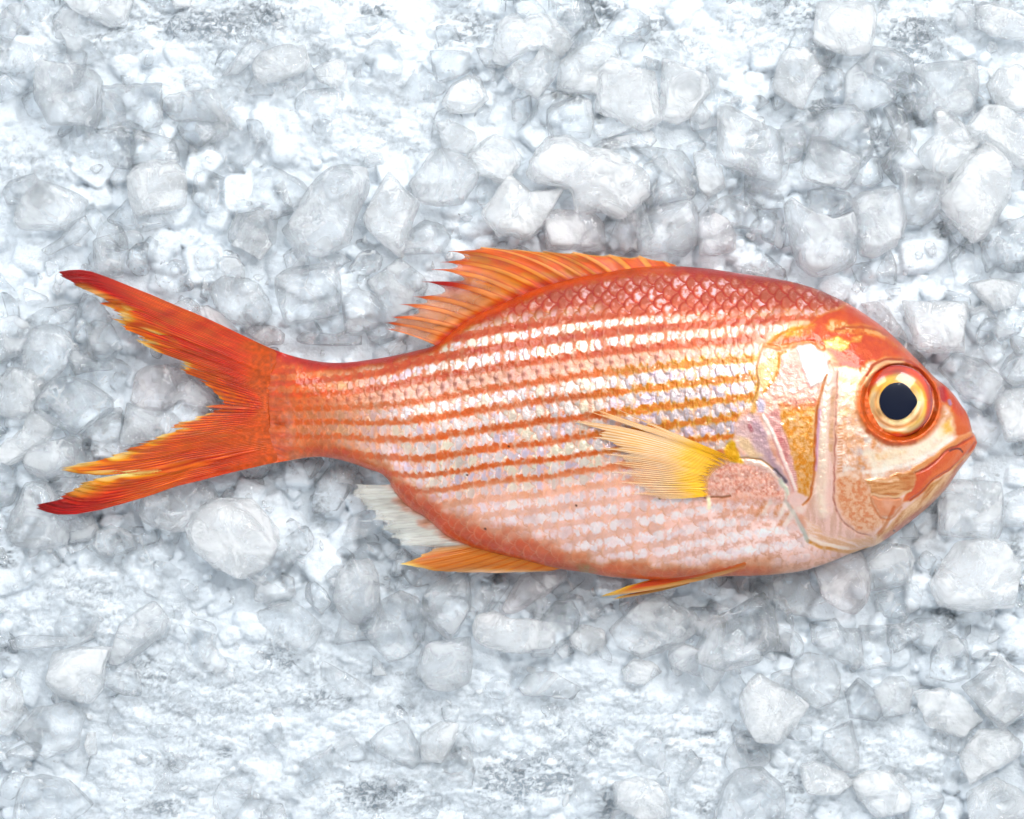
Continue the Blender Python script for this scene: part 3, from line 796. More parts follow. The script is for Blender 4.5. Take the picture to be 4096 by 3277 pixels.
# orbit: red rim, cream lid, nostrils
EX, EY = 3589.0, 1606.0
er = np.hypot(vx - EX - 10, vy - EY - 2)
ring = sstep(192, 160, er)
ring *= hm
pt.C[:] = pt.C * (1 - ring[:, None]) + (rgb(222, 112, 76) * (1 + 0.1 * n_f[:, None])) * ring[:, None]
pt.line([(3470, 1530), (3490, 1480), (3540, 1448), (3600, 1446)], rgb(240, 196, 164), 12, alpha=0.9, h=0.3, mott=0.2)
pt.line([(3466, 1500), (3500, 1456), (3560, 1436), (3630, 1446), (3690, 1494), (3730, 1560)], rgb(180, 66, 42), 4, alpha=0.8, h=-0.25)
pt.line([(3640, 1470), (3690, 1510), (3720, 1570), (3742, 1640)], rgb(244, 190, 184), 5, alpha=0.7, mott=0.5, h=0.2)
pt.line([(3470, 1720), (3520, 1760), (3580, 1780), (3660, 1768)], rgb(176, 74, 56), 7, alpha=0.55, mott=0.4)
pt.line([(3480, 1740), (3540, 1786), (3620, 1790)], rgb(246, 214, 190), 5, alpha=0.5, mott=0.6, ms=7)
orb = sstep(158, 138, er)
pt.H -= orb * 2.6
pt.H += np.exp(-((er - 163) / 14) ** 2) * 0.55 * hm
pt.line([(3766, 1562), (3771, 1582), (3774, 1594)], rgb(196, 56, 16), 13, alpha=0.95, h=-0.9, warp=0)
pt.line([(3754, 1562), (3760, 1600), (3776, 1616)], rgb(236, 130, 84), 3, alpha=0.8, h=0.2)
pt.line([(3797, 1604), (3801, 1616)], rgb(176, 136, 178), 6, alpha=0.9, h=-0.5, warp=0)
pt.poly([(3744, 1630), (3780, 1640), (3816, 1668), (3790, 1690), (3750, 1670)], rgb(214, 130, 84), alpha=0.6, feather=12, mott=0.7, ms=8)
# a few dark specks
for (a, b) in [(2304, 2022), (1940, 2115), (1868, 1900), (2034, 1786), (3575, 2123), (3256, 2273), (2637, 1994)]:
    pt.line([(a, b), (a + 2, b + 1)], rgb(80, 40, 30), 2.5, warp=0)

EDGEF = np.clip((1 - np.abs(gt)) / 0.10, 0, 1)
gzf = gz + pt.H * EDGEF * sstep(0.3, 1.0, _tp) * (0.15 + 0.85 * sstep(1090, 1330, gx))
skin = skin_material(); finm = fin_material()
fish = bpy.data.objects.new('fish', None); COL.objects.link(fish)
fx, fy = P(2400, 1680, Z0)
fish.location = (fx, fy, Z0)
tag(fish, 'whole red-orange striped fish with a big eye lying on its side on the ice', 'fish')
OFF = np.array([fx, fy, Z0])


def build_body():
    nu = len(xs)
    top = np.stack([bX - OFF[0], bY - OFF[1], gzf * 1e-3], 1)
    colr = np.concatenate([lin(pt.C), np.ones((len(pt.C), 1))], 1)
    # underside: coarser ring that meets the upper sheet at the outline
    iu = np.unique(np.concatenate([np.arange(0, nu, 6), [nu - 1]])); iv = np.unique(np.concatenate([np.arange(0, NV, 6), [NV - 1]]))
    TX = top.reshape(nu, NV, 3)
    q1 = grid_quads(nu, NV)
    under = TX.copy(); g2d = gz.reshape(nu, NV)
    under[:, :, 2] = np.minimum(-g2d * 0.92, g2d - 0.05) * 1e-3
    under[:, 0, :] = TX[:, 0, :]; under[:, -1, :] = TX[:, -1, :]
    # keep full columns at the rim by using every column but few rows
    ur = under[:, iv, :].reshape(-1, 3)
    q2 = grid_quads(nu, len(iv), off=len(top), flip=True)
    ucol = colr.reshape(nu, NV, 4)[:, iv, :].reshape(-1, 4)
    verts = np.vstack([top, ur]); cols = np.vstack([colr, ucol])
    # weld outline rows and the two end columns
    remap = np.arange(len(verts))
    m = len(iv)
    for i in range(nu):
        remap[len(top) + i * m] = i * NV
        remap[len(top) + i * m + m - 1] = i * NV + NV - 1
    q2 = remap[q2]
    used = np.unique(np.concatenate([q1.ravel(), q2.ravel()]))
    inv = np.full(len(verts), -1); inv[used] = np.arange(len(used))
    silv = np.concatenate([pt.S, np.zeros(len(ur))])
    return mesh_obj('body', verts[used], inv[np.vstack([q1, q2])], skin, fish,
                    {'Col': ('col', cols[used]), 'silver': ('f', silv[used])})


body = build_body()
# ------------------------------------------------------------------ fins
PECM = fin_material('fish_pectoral_fin', 0.04)


def make_fin(name, spines, bend, gaps, zfun, colfun, nsub=10, nl=60, thick=0.00022, ridge=0.00016, rag=0.0, ragf=3.0, rays=1, seed=0, ragpow=2.0, label=None, mat=None):
    """spines: list of (base, tip) pixel pairs; the sheet between two spines reaches gaps[k] of their length"""
    n = len(spines)
    B = np.array([s[0] for s in spines], float); T = np.array([s[1] for s in spines], float)
    nu = (n - 1) * nsub + 1
    q = np.linspace(0, n - 1, nu)
    qi = np.arange(n)
    Bq = np.stack([np.interp(q, qi, B[:, k]) for k in (0, 1)], 1)
    Tq = np.stack([np.interp(q, qi, T[:, k]) for k in (0, 1)], 1)
    f = q - np.floor(q)
    k = np.clip(np.floor(q).astype(int), 0, n - 2)
    g = np.array(gaps, float)[k]
    lm = 1 - (1 - g) * np.sin(np.pi * f) ** 0.55
    lm = lm * (1 - rag * np.abs(vn(q * ragf, q * 0 + 3.1, seed)) ** ragpow - 0.35 * rag * np.abs(vn(q * ragf * 4.3, q * 0 + 8.1, seed + 1)))
    l = np.linspace(0, 1, nl)
    Lm = lm[:, None] * l[None, :]
    D = Tq - Bq
    nrm = np.stack([-D[:, 1], D[:, 0]], 1)
    bq = np.interp(q, qi, np.asarray(bend, float)) if np.ndim(bend) else np.full(nu, bend)
    arc = 4 * Lm * (1 - Lm) * bq[:, None]
    X = Bq[:, 0:1] + D[:, 0:1] * Lm + nrm[:, 0:1] * arc
    Y = Bq[:, 1:2] + D[:, 1:2] * Lm + nrm[:, 1:2] * arc
    Q = np.repeat(q[:, None], nl, 1)
    ph = np.cos(2 * np.pi * Q * rays)
    z = zfun(X, Y, Lm, Q)
    px, py = P(X, Y, z)
    zt = z + ridge * (0.5 + 0.5 * ph) * (1 - 0.7 * Lm)
    edge_t = thick * np.ones_like(zt)
    top = np.stack([px, py, zt], 2).reshape(-1, 3) - OFF
    bot = np.stack([px, py, z - edge_t], 2).reshape(-1, 3) - OFF
    c = colfun(X, Y, Lm, Q, ph, (l[None, :] * np.ones_like(Lm)))
    rgba = np.concatenate([lin(c[..., :3]), c[..., 3:4]], 2).reshape(-1, 4)
    N = nu * nl
    q1 = grid_quads(nu, nl); q2 = grid_quads(nu, nl, off=N, flip=True)
    bnd = np.concatenate([np.arange(nl), np.arange(1, nu) * nl + nl - 1, (nu - 1) * nl + np.arange(nl - 2, -1, -1), np.arange(nu - 2, 0, -1) * nl])
    b2 = np.roll(bnd, -1)
    side = np.stack([bnd, bnd + N, b2 + N, b2], 1)
    o = mesh_obj(name, np.vstack([top, bot]), np.vstack([q1, q2, side]), mat or finm, fish, {'Col': ('col', np.vstack([rgba, rgba]))})
    if label: o['label'] = label
    return o


def mixc(a, b, t):
    return a * (1 - t[..., None]) + b * t[..., None]


def full(c, X):
    return np.ones(X.shape + (1,)) * c


# --- tail -----------------------------------------------------------
TIP = [(0.00, 233, 1088), (0.05, 240, 1103), (0.10, 285, 1130), (0.15, 330, 1158), (0.19, 393, 1200), (0.23, 420, 1230), (0.26, 440, 1268), (0.29, 500, 1300),
       (0.32, 515, 1335), (0.35, 525, 1347), (0.38, 570, 1380), (0.41, 640, 1420), (0.44, 690, 1450), (0.455, 715, 1475), (0.47, 770, 1507), (0.485, 820, 1535),
       (0.50, 860, 1570), (0.515, 885, 1600), (0.53, 890, 1615), (0.54, 800, 1627), (0.555, 858, 1650), (0.57, 780, 1667), (0.60, 713, 1693), (0.63, 667, 1723),
       (0.67, 570, 1770), (0.71, 520, 1795), (0.74, 475, 1813), (0.77, 400, 1833), (0.80, 253, 1872), (0.83, 310, 1886), (0.852, 500, 1895), (0.872, 340, 1922),
       (0.90, 287, 1953), (0.94, 200, 2007), (0.97, 141, 2020), (1.0, 145, 2033)]
BAS = [(0, 1150, 1419), (0.08, 1118, 1436), (0.2, 1092, 1480), (0.4, 1076, 1560), (0.55, 1074, 1650), (0.75, 1090, 1740), (0.92, 1128, 1822), (1.0, 1160, 1842)]
UPE = [(1067, 1387), (967, 1340), (900, 1307), (820, 1270), (700, 1220), (600, 1177), (500, 1137), (433, 1110), (367, 1087), (320, 1079), (280, 1080), (233, 1088)]
LOE = [(1100, 1850), (1000, 1873), (900, 1897), (800, 1923), (700, 1947), (600, 1983), (500, 2013), (400, 2040), (300, 2058), (233, 2059), (187, 2049), (145, 2033)]


def edge_dev(E, b, t, l):
    E = np.array(E, float)
    d = np.array(t) - np.array(b)
    s = ((E - b) @ d) / (d @ d)
    o = np.argsort(s); nrm = np.array([-d[1], d[0]])
    dev = ((E - b) @ nrm) / (d @ d)
    dv = np.interp(l, s[o], dev[o])
    dv[l < s[o][0]] *= (l[l < s[o][0]] / max(s[o][0], 1e-6))
    return dv[:, None] * nrm[None, :]


def build_tail():
    nray = 84; per = 8; nu = nray * per + 1; nl = 170
    q = np.linspace(0, 1, nu)
    tq = np.stack([np.interp(q, [p[0] for p in TIP], [p[i] for p in TIP]) for i in (1, 2)], 1)
    bq = np.stack([interp_smooth(q, [(p[0], p[i]) for p in BAS]) for i in (1, 2)], 1)
    l = np.linspace(0, 1, nl)
    ray = q * nray
    fr = ray - np.floor(ray)
    inner = sstep(0.04, 0.2, q) * (1 - sstep(0.84, 0.97, q))
    lm = 1 - (0.018 + 0.05 * inner) * np.abs(np.sin(np.pi * ray)) ** 0.6 * (0.4 + np.abs(vn(np.floor(ray) * 1.7 + .5, ray * 0 + 2.5, 1)))
    lm = lm - (0.03 + 0.10 * inner) * np.clip(vn(np.floor(ray / 2) * 2.3 + .5, ray * 0 + 5.5, 2), 0, 1) - 0.10 * inner * np.clip(vn(ray / 5.0, ray * 0 + 9.5, 3), 0, 1)
    lm += 0.04 * inner
    # long narrow splits between ray bundles
    for c, w, d in [(0.262, .004, .30), (0.335, .005, .20), (0.402, .004, .24), (0.432, .0035, .30), (0.472, .004, .2), (0.546, .004, .25), (0.585, .003, .12), (0.69, .003, .15), (0.852, .006, .15)]:
        lm -= d * np.exp(-((q - c) / w) ** 2) * 0.8
    L_ = lm[:, None] * l[None, :]
    X = bq[:, 0:1] + (tq - bq)[:, 0:1] * L_
    Y = bq[:, 1:2] + (tq - bq)[:, 1:2] * L_
    du = edge_dev(UPE, bq[0], tq[0], l); dl = edge_dev(LOE, bq[-1], tq[-1], l)
    wu = (np.clip(1 - q / 0.5, 0, 1) ** 1.6)[:, None]; wl = (np.clip((q - 0.5) / 0.5, 0, 1) ** 1.6)[:, None]
    X = X + wu * du[None, :, 0] + wl * dl[None, :, 0]
    Y = Y + wu * du[None, :, 1] + wl * dl[None, :, 1]
    bz_, t_ = body_z(X, Y)
    z = Z0 - 0.0012 * L_ + 0.0010 * np.sin(q * 9)[:, None] * L_
    z = z + 0.00012 - 0.0009 * sstep(1075, 1150, X)
    px, py = P(X, Y, z)
    ph = 0.5 + 0.5 * np.cos(2 * np.pi * ray)[:, None] + 0 * L_
    seg = (0.5 + 0.5 * np.sin(X * 2 * np.pi / 13.0 + 2.0 * np.floor(ray)[:, None])) ** 4
    zt = z + 0.00013 * ph * (1 - 0.6 * L_) + 0.00006 * seg 
    nf = fbm(L_ * 12, q[:, None] * 95 + 0 * L_, 4, 3); n2 = fbm(X / 120, Y / 40, 3, 5)
    c = mixc(full(rgb(230, 94, 42), X), full(rgb(238, 118, 28), X), sstep(0.30, 0.62, L_ + 0.2 * n2))
    c = mixc(c, full(rgb(236, 126, 90), X), (np.exp(-((q - 0.70) / 0.10) ** 2)[:, None] * np.exp(-((L_ - 0.35) / 0.25) ** 2)) * 0.8)
    out = np.maximum(1 - q / 0.26, (q - 0.86) / 0.14)[:, None]
    c = mixc(c, full(rgb(206, 66, 26), X), sstep(0.55, 0.92, L_) * sstep(0.0, 0.45, out + 0.2 * nf) * 0.95)
    c = mixc(c, full(rgb(176, 46, 22), X), sstep(0.84, 1.0, L_) * sstep(0.2, 0.7, out) * 0.9)
    groove = (1 - ph) ** 2
    c = mixc(c, full(rgb(160, 36, 14), X), np.clip(groove * (0.45 + 0.6 * nf), 0, 0.8) * sstep(0.08, 0.3, L_))
    c = mixc(c, full(rgb(246, 150, 100), X), np.clip(seg * ph * 0.55 * sstep(0.1, 0.5, 1 - L_) * np.clip(0.4 + np.abs(q - 0.5) * 1.6, 0, 1)[:, None], 0, 1))
    yel = sstep(0.80, 0.94, L_ / np.maximum(lm[:, None], .1)) * (sstep(0.14, 0.24, q) * (1 - sstep(0.50, 0.53, q)) + sstep(0.56, 0.62, q) * (1 - sstep(0.90, 0.95, q)))[:, None]
    yl = yel * np.clip(0.75 + 1.1 * nf + 0.6 * n2, 0, 1)
    c = mixc(c, full(rgb(238, 158, 80), X), yl * 0.5)
    pale = sstep(0.90, 0.99, L_ / np.maximum(lm[:, None], .1)) * np.clip(n2 * 2 + 0.3 + np.exp(-((q - 0.37) / 0.02) ** 2)[:, None] * 1.2, 0, 1) * inner[:, None]
    c = mixc(c, full(rgb(250, 232, 176), X), pale * 0.85)
    deepr = np.exp(-((q - 0.27) / 0.10) ** 2)[:, None] * np.exp(-((L_ - 0.55) / 0.3) ** 2) * 0.5
    c = mixc(c, full(rgb(200, 56, 26), X), deepr * np.clip(0.6 + nf, 0, 1))
    c = c * (1 + 0.15 * nf[..., None] + 0.05 * n2[..., None])
    c = mixc(c, full(rgb(226, 112, 78), X) * (1 + 0.12 * fbm(X / 12, Y / 12, 3, 2)[..., None]), 1 - sstep(0.06, 0.30, L_ + 0.1 * n2))
    fork = np.exp(-((q - 0.54) / 0.06) ** 2)[:, None]
    alpha = np.clip(0.84 + 0.16 * np.maximum(ph, 1 - sstep(0.1, 0.3, L_)) - 0.32 * fork * sstep(0.3, 0.9, L_) * (1 - ph) - 0.25 * pale, 0.4, 1)
    rgba = np.concatenate([lin(c), alpha[..., None]], 2).reshape(-1, 4)
    top = np.stack([px, py, zt], 2).reshape(-1, 3) - OFF
    bot = np.stack([px, py, z - 0.00012], 2).reshape(-1, 3) - OFF
    N = nu * nl
    bnd = np.concatenate([np.arange(nl), np.arange(1, nu) * nl + nl - 1, (nu - 1) * nl + np.arange(nl - 2, -1, -1), np.arange(nu - 2, 0, -1) * nl])
    b2 = np.roll(bnd, -1)
    return mesh_obj('tail_fin', np.vstack([top, bot]), np.vstack([grid_quads(nu, nl), grid_quads(nu, nl, off=N, flip=True), np.stack([bnd, bnd + N, b2 + N, b2], 1)]),
                    finm, fish, {'Col': ('col', np.vstack([rgba, rgba]))})


build_tail()

# --- dorsal fin -------------------------------------------------------
DOR = [((2720, 1085), (2700, 1058)), ((2700, 1085), (2655, 1042)), ((2608, 1087), (2555, 1020)), ((2530, 1092), (2435, 1016)), ((2457, 1104), (2285, 1005)), ((2402, 1115), (2162, 1002)),
       ((2346, 1122), (2043, 996)), ((2290, 1132), (1917, 988)), ((2224, 1142), (1789, 1006)), ((2162, 1160), (1756, 1049)), ((2090, 1187), (1717, 1078)),
       ((2034, 1209), (1673, 1127)), ((1940, 1254), (1645, 1187)), ((1884, 1284), (1592, 1217)), ((1834, 1316), (1556, 1268)), ((1790, 1345), (1528, 1290)), ((1750, 1386), (1533, 1313))]
DG = [0.9, 0.82, 0.80, 0.82, 0.84, 0.86, 0.88, 0.92, 0.82, 0.78, 0.58, 0.66, 0.72, 0.66, 0.84, 0.80]


def dorsal_col(X, Y, L_, Q, ph, l):
    nf = fbm(L_ * 7, Q * 5, 4, 2); n2 = fbm(X / 60, Y / 40, 3, 6)
    soft = sstep(8.5, 11.5, Q)                       # the rear, branched rays
    c = mixc(full(rgb(250, 124, 26), X), full(rgb(246, 160, 120), X), soft)
    c = mixc(c, full(rgb(222, 152, 40), X), (1 - soft) * np.clip(n2 * 1.5, 0, 1) * 0.6)
    ray = sstep(0.35, 0.9, ph)
    rayc = mixc(full(rgb(252, 170, 116), X), full(rgb(248, 156, 118), X), soft)
    rayc = mixc(rayc, full(rgb(232, 150, 110), X), sstep(2, 6, Q) * 0.4)
    c = mixc(c, rayc, ray * 0.92)
    c = mixc(c, full(rgb(204, 70, 26), X), np.exp(-((ph - 0.25) / 0.28) ** 2) * 0.5)
    tipc = sstep(0.55, 0.95, L_)
    c = mixc(c, full(rgb(206, 74, 30), X), tipc * sstep(0.5, 0.85, ph + 0.3 * nf) * 0.7 * sstep(7, 8.5, Q))
    c = mixc(c, full(rgb(178, 44, 20), X), np.exp(-((Q - 11) / 0.45) ** 2) * sstep(0.3, 0.7, L_) * 0.85)
    c = mixc(c, full(rgb(240, 214, 190), X), (1 - sstep(6.0, 8.0, Q)) * sstep(0.84, 0.98, l) * 0.6)
    c = mixc(c, full(rgb(216, 84, 20), X), (1 - sstep(0.02, 0.16, L_)) * 0.9)
    c = c * (1 + 0.09 * nf[..., None])
    a = 0.86 - soft * 0.42 * (1 - ray) * sstep(0.12, 0.3, L_) - (1 - soft) * 0.12 * (1 - ray)
    a = np.where(l > 0.93, a * (1 - 0.25 * (1 - ray)), a)
    return np.concatenate([c, a[..., None]], 2)


make_fin('dorsal_fin', DOR, [0.0, 0.02, 0.04, .05, .06, .065, .07, .075, .08, .075, .07, .06, .05, .05, .04, .03, .03], DG,
         lambda X, Y, L_, Q: Z0 + 0.0016 * (1 - L_) - 0.0004 + 0.0011 * np.sin(Q * 1.9) * L_, dorsal_col, nsub=26, nl=84, ridge=0.0003, rag=0.05, ragf=5.0, seed=2)

# --- anal fin -----------------------------------------------------------
ANA = [((1612, 1935), (1400, 1936)), ((1625, 1975), (1385, 1982)), ((1665, 2018), (1440, 2032)), ((1712, 2056), (1482, 2076)), ((1758, 2095), (1505, 2117)), ((1815, 2132), (1532, 2150)),
       ((1865, 2156), (1555, 2180)), ((1905, 2172), (1740, 2192)), ((1955, 2188), (1584, 2257)), ((2020, 2204), (1684, 2285)), ((2085, 2222), (1812, 2292)), ((2150, 2238), (1979, 2294)), ((2262, 2270), (2170, 2288))]
AG = [0.93, 0.86, 0.84, 0.86, 0.84, 0.85, 0.9, 0.96, 0.97, 0.96, 0.97, 0.95]


def anal_col(X, Y, L_, Q, ph, l):
    nf = fbm(L_ * 4, Q * 6, 4, 1); n2 = fbm(X / 60, Y / 30, 3, 3)
    front = sstep(6.6, 7.6, Q)
    c = mixc(full(rgb(255, 253, 244), X), full(rgb(238, 146, 96), X), front)
    c = mixc(c, full(rgb(226, 152, 128), X), (1 - front) * (1 - sstep(0.05, 0.38, L_ + 0.15 * n2)))
    c = mixc(c, full(rgb(222, 112, 34), X), front * np.clip(np.exp(-((np.sin(Q * 5.1 + X / 160)) / 0.35) ** 2) + 0.3 * nf, 0, 1) * 0.75 * (1 - sstep(0.82, 0.95, L_)))
    c = mixc(c, full(rgb(240, 222, 150), X), sstep(0.78, 0.95, L_) * np.exp(-((Q - 8.2) / 0.9) ** 2))
    c = mixc(c, full(rgb(242, 226, 206), X), front * sstep(0.55, 0.9, L_) * sstep(9.2, 10.5, Q) * 0.7)
    c = mixc(c, full(rgb(255, 255, 246), X), (1 - front) * np.clip(nf, 0, 1) * 0.3)
    c = c * (1 + 0.03 * nf[..., None])
    a = 0.33 + 0.14 * np.clip(0.5 + nf, 0, 1) + 0.40 * front + 0.3 * (1 - sstep(0.1, 0.5, L_))
    a = a * (1 - 0.45 * (1 - front) * sstep(0.75, 1.0, l))
    return np.concatenate([c, np.clip(a, 0.1, 0.97)[..., None]], 2)


make_fin('anal_fin', ANA, -0.02, AG, lambda X, Y, L_, Q: Z0 + 0.0012 * (1 - L_) - 0.0012 * L_ + 0.0006 * np.sin(Q * 2.3) * L_, anal_col, nsub=24, nl=70, ridge=0.0001, rag=0.12, ragf=3.0, rays=4, seed=4)

# --- pelvic fins ---------------------------------------------------------
PEL = [((2975, 2276), (2397, 2387)), ((2985, 2264), (2412, 2379)), ((2985, 2254), (2450, 2366)), ((2975, 2246), (2500, 2346)), ((2960, 2238), (2610, 2316))]


def pelvic_col(X, Y, L_, Q, ph, l):
    nf = fbm(L_ * 7, Q * 3.5, 4, 2)
    c = mixc(full(rgb(240, 176, 128), X), full(rgb(226, 98, 30), X), sstep(0.6, 2.2, Q + 0.6 * nf))
    c = mixc(c, full(rgb(250, 216, 176), X), (1 - sstep(0.0, 1.0, Q)) * sstep(0.3, 0.8, L_) * 0.6)
    c = mixc(c, full(rgb(244, 206, 120), X), sstep(0.84, 0.97, L_) * 0.85)
    c = mixc(c, full(rgb(232, 140, 108), X), (1 - sstep(0.0, 0.18, L_)) * 0.7)
    return np.concatenate([c * (1 + 0.06 * nf[..., None]), np.full(X.shape + (1,), 0.96)], 2)


def pel_z(X, Y, L_, Q):
    bz, t = body_z(X, Y)
    return Z0 + np.maximum(bz * 0.8e-3 + 0.0016, 0.0010) * (1 - 0.5 * L_) + 0.0009 * np.sin(np.pi * np.clip(Q / 4, 0, 1)) - 0.0006 * L_


make_fin('pelvic_fin', PEL, [-.025, -.02, -.015, -.01, -.005], [0.99, 0.99, 0.99, 0.98], pel_z, pelvic_col, nsub=12, nl=90, ridge=0.0002, rays=2, rag=0.02)
make_fin('pelvic_fin', [((2760, 2334), (2449, 2398)), ((2740, 2328), (2470, 2388)), ((2720, 2324), (2500, 2380))], -0.02, [0.98, 0.98],
         lambda X, Y, L_, Q: Z0 - 0.0020 + 0 * X, pelvic_col, nsub=8, nl=50, ridge=0.0001, rays=2)

# --- pectoral fin --------------------------------------------------------
PEC = [((2950, 1838), (2374, 1597)), ((2944, 1840), (2290, 1606)), ((2936, 1846), (2281, 1620)), ((2920, 1852), (2275, 1680)), ((2902, 1860), (2290, 1688)), ((2884, 1868), (2330, 1745)),
       ((2866, 1878), (2365, 1793)), ((2850, 1892), (2385, 1812)), ((2840, 1908), (2395, 1850)), ((2834, 1926), (2410, 1886)), ((2832, 1944), (2470, 1930)), ((2832, 1966), (2500, 1974)), ((2836, 1984), (2606, 1993))]
PG = [0.55, 0.80, 0.42, 0.97, 0.86, 0.80, 0.72, 0.78, 0.74, 0.78, 0.74, 0.80]


def pec_col(X, Y, L_, Q, ph, l):
    nf = fbm(L_ * 7, Q * 6, 4, 5)
    d = np.hypot(X - 2930, Y - 1880)
    c = mixc(full(rgb(255, 190, 22), X), full(rgb(254, 226, 194), X), sstep(90, 300, d + 40 * nf))
    c = mixc(c, full(rgb(240, 172, 120), X), sstep(0.0, 0.7, nf) * 0.6 * sstep(140, 300, d))
    c = mixc(c, full(rgb(255, 240, 216), X), sstep(0.2, 0.8, ph) * 0.4 * sstep(120, 320, d))
    c = mixc(c, full(rgb(236, 150, 84), X), sstep(0.1, -0.7, ph) * 0.55 * sstep(80, 240, d))
    c = mixc(c, full(rgb(212, 140, 10), X), (1 - sstep(20, 150, d)) * np.clip(0.5 - nf, 0, 1) * 0.6)
    low = sstep(5.0, 8.0, Q)
    a = 0.97 - 0.22 * low * sstep(150, 330, d) - 0.50 * (0.25 + 0.75 * low) * np.clip(0.5 - ph * 0.5, 0, 1) * sstep(120, 260, d)
    a = a * (1 - (0.30 + 0.25 * low) * sstep(0.72, 1.0, l)) * sstep(-0.01, 0.10, L_ + 0.05 * nf)
    return np.concatenate([c * (1 + 0.06 * nf[..., None]), np.clip(a, 0.15, 1)[..., None]], 2)


def pec_z(X, Y, L_, Q):
    mx, my = X, Y
    for _ in range(2):
        bz, t = body_z(mx, my)
        wx_, wy_ = P(X, Y, Z0 + bz * 1e-3)
        mx, my = unP(wx_, wy_, Z0)
    bz, t = body_z(mx, my)
    return Z0 + bz * 1e-3 + 0.0010 + 0.0022 * np.sin(np.pi * np.clip(L_, 0, 1)) ** 0.8 * (1 - 0.06 * Q)


make_fin('pectoral_fin', PEC, [0.0, 0.0, 0.0, .045, .04, .035, .03, .02, .02, .01, .0, -.02, -.03], PG, pec_z, pec_col, nsub=22, nl=90, ridge=0.00016, rays=4, rag=0.10, ragf=6.0, seed=1, mat=PECM)

# ------------------------------------------------------------------ eye
def surf_at(px, py):
    mx, my = np.array([px], float), np.array([py], float)
    for _ in range(4):
        bz, _t = body_z(mx, my)
        wx_, wy_ = P(np.array([px]), np.array([py]), Z0 + bz * 1e-3)
        mx, my = unP(wx_, wy_, Z0)
    bz, _t = body_z(mx, my)
    return float(Z0 + bz[0] * 1e-3)


def dome(name, cx, cy, rx, ry, z, hgt, colfun, mat, parent, nr=70, na=180, shape=None, tilt=(0, 0), below=0.004):
    a = np.linspace(0, 2 * math.pi, na, endpoint=False)
    r = np.linspace(0, 1, nr) ** 0.9
    R, A = np.meshgrid(r, a, indexing='ij')
    sc = shape(A) if shape is not None else np.ones_like(A)
    x = cx + rx * R * np.cos(A) * sc; y = cy + ry * R * np.sin(A) * sc
    zz = z + hgt * np.sqrt(np.clip(1 - R ** 2, 0, 1)) + tilt[0] * (x - cx) * K + tilt[1] * (y - cy) * K
    X, Y = P(x, y, zz)
    v = np.stack([X, Y, zz], 2).reshape(-1, 3) - OFF
    c = colfun(R, A, x, y) if colfun else None
    quads = []
    i, j = np.meshgrid(np.arange(nr - 1), np.arange(na), indexing='ij')
    j2 = (j + 1) % na
    quads = np.stack([(i * na + j), (i * na + j2), ((i + 1) * na + j2), ((i + 1) * na + j)], 2).reshape(-1, 4)
    # closed skirt under the dome
    base = v[-na:].copy(); base[:, 2] -= below
    b0 = (nr - 1) * na; n0 = nr * na
    jj = np.arange(na); j3 = (jj + 1) % na
    sk = np.stack([b0 + jj, b0 + j3, n0 + j3, n0 + jj], 1)
    v = np.vstack([v, base])
    at = {}
    if c is not None:
        col = np.concatenate([lin(c), np.ones(R.shape + (1,))], 2).reshape(-1, 4)
        at = {'Col': ('col', np.vstack([col, col[-na:]]))}
    return mesh_obj(name, v, np.vstack([quads, sk])[:, ::-1], mat, parent, at)


ze = surf_at(EX, EY)


def iris_col(R, A, x, y):
    nf = fbm(R * 9, A * 2.2, 4, 2); n2 = fbm(A * 1.6, R * 3, 3, 5)
    up = -np.sin(A)                                  # 1 towards the top of the picture
    c = full(rgb(252, 222, 172), R)
    c = mixc(c, full(rgb(255, 244, 214), R), np.clip(0.4 + n2, 0, 1) * sstep(0.5, 0.7, R))
    c = mixc(c, full(rgb(224, 150, 60), R), sstep(0.1, 0.7, up + 0.25 * nf) * 0.75)
    c = mixc(c, full(rgb(214, 112, 70), R), np.exp(-((R - 0.70) / 0.05) ** 2) * sstep(-0.1, 0.6, -up + 0.3 * nf) * 0.7)
    c = mixc(c, full(rgb(206, 108, 70), R), np.exp(-((R - 0.60) / 0.05) ** 2) * sstep(0.3, 0.9, -np.cos(A)) * 0.5)
    c = mixc(c, full(rgb(206, 80, 24), R), sstep(0.76, 0.90, R + 0.10 * np.clip(up, -0.4, 1) + 0.05 * nf) * 0.95)
    c = mixc(c, full(rgb(228, 160, 62), R), np.exp(-((R - 0.80) / 0.05) ** 2) * sstep(0.2, 0.8, np.cos(A)) * 0.6)
    c = mixc(c, full(rgb(180, 48, 22), R), sstep(0.93, 1.0, R) * 0.8)
    c = mixc(c, full(rgb(232, 160, 110), R), np.exp(-((R - 0.52) / 0.02) ** 2) * 0.25)
    return c * (1 + 0.16 * nf[..., None] + 0.06 * n2[..., None])


eye = dome('eye', EX, EY, 142, 146, ze - 0.0020, 0.0042, iris_col, eye_material('eye_iris', 0.03), fish, nr=110, na=300)


def pupil_shape(A):
    return 1 + 0.16 * np.exp(-((np.mod(A + math.pi, 2 * math.pi) - math.pi) / 0.35) ** 2) + 0.04 * np.exp(-((A - 1.5 * math.pi - 0.3) / 0.4) ** 2)


pup = dome('pupil', EX - 1, EY, 70, 74, ze + 0.00215, 0.00028, None, eye_material('eye_pupil', 0.03, False, (0.006, 0.009, 0.022)), eye, nr=24, na=160, shape=pupil_shape, below=0.0005)
pp_ = pup.data.materials[0].node_tree.nodes['Principled BSDF']
pp_.inputs['Coat Weight'].default_value = 0.4; pp_.inputs['Specular IOR Level'].default_value = 0.1
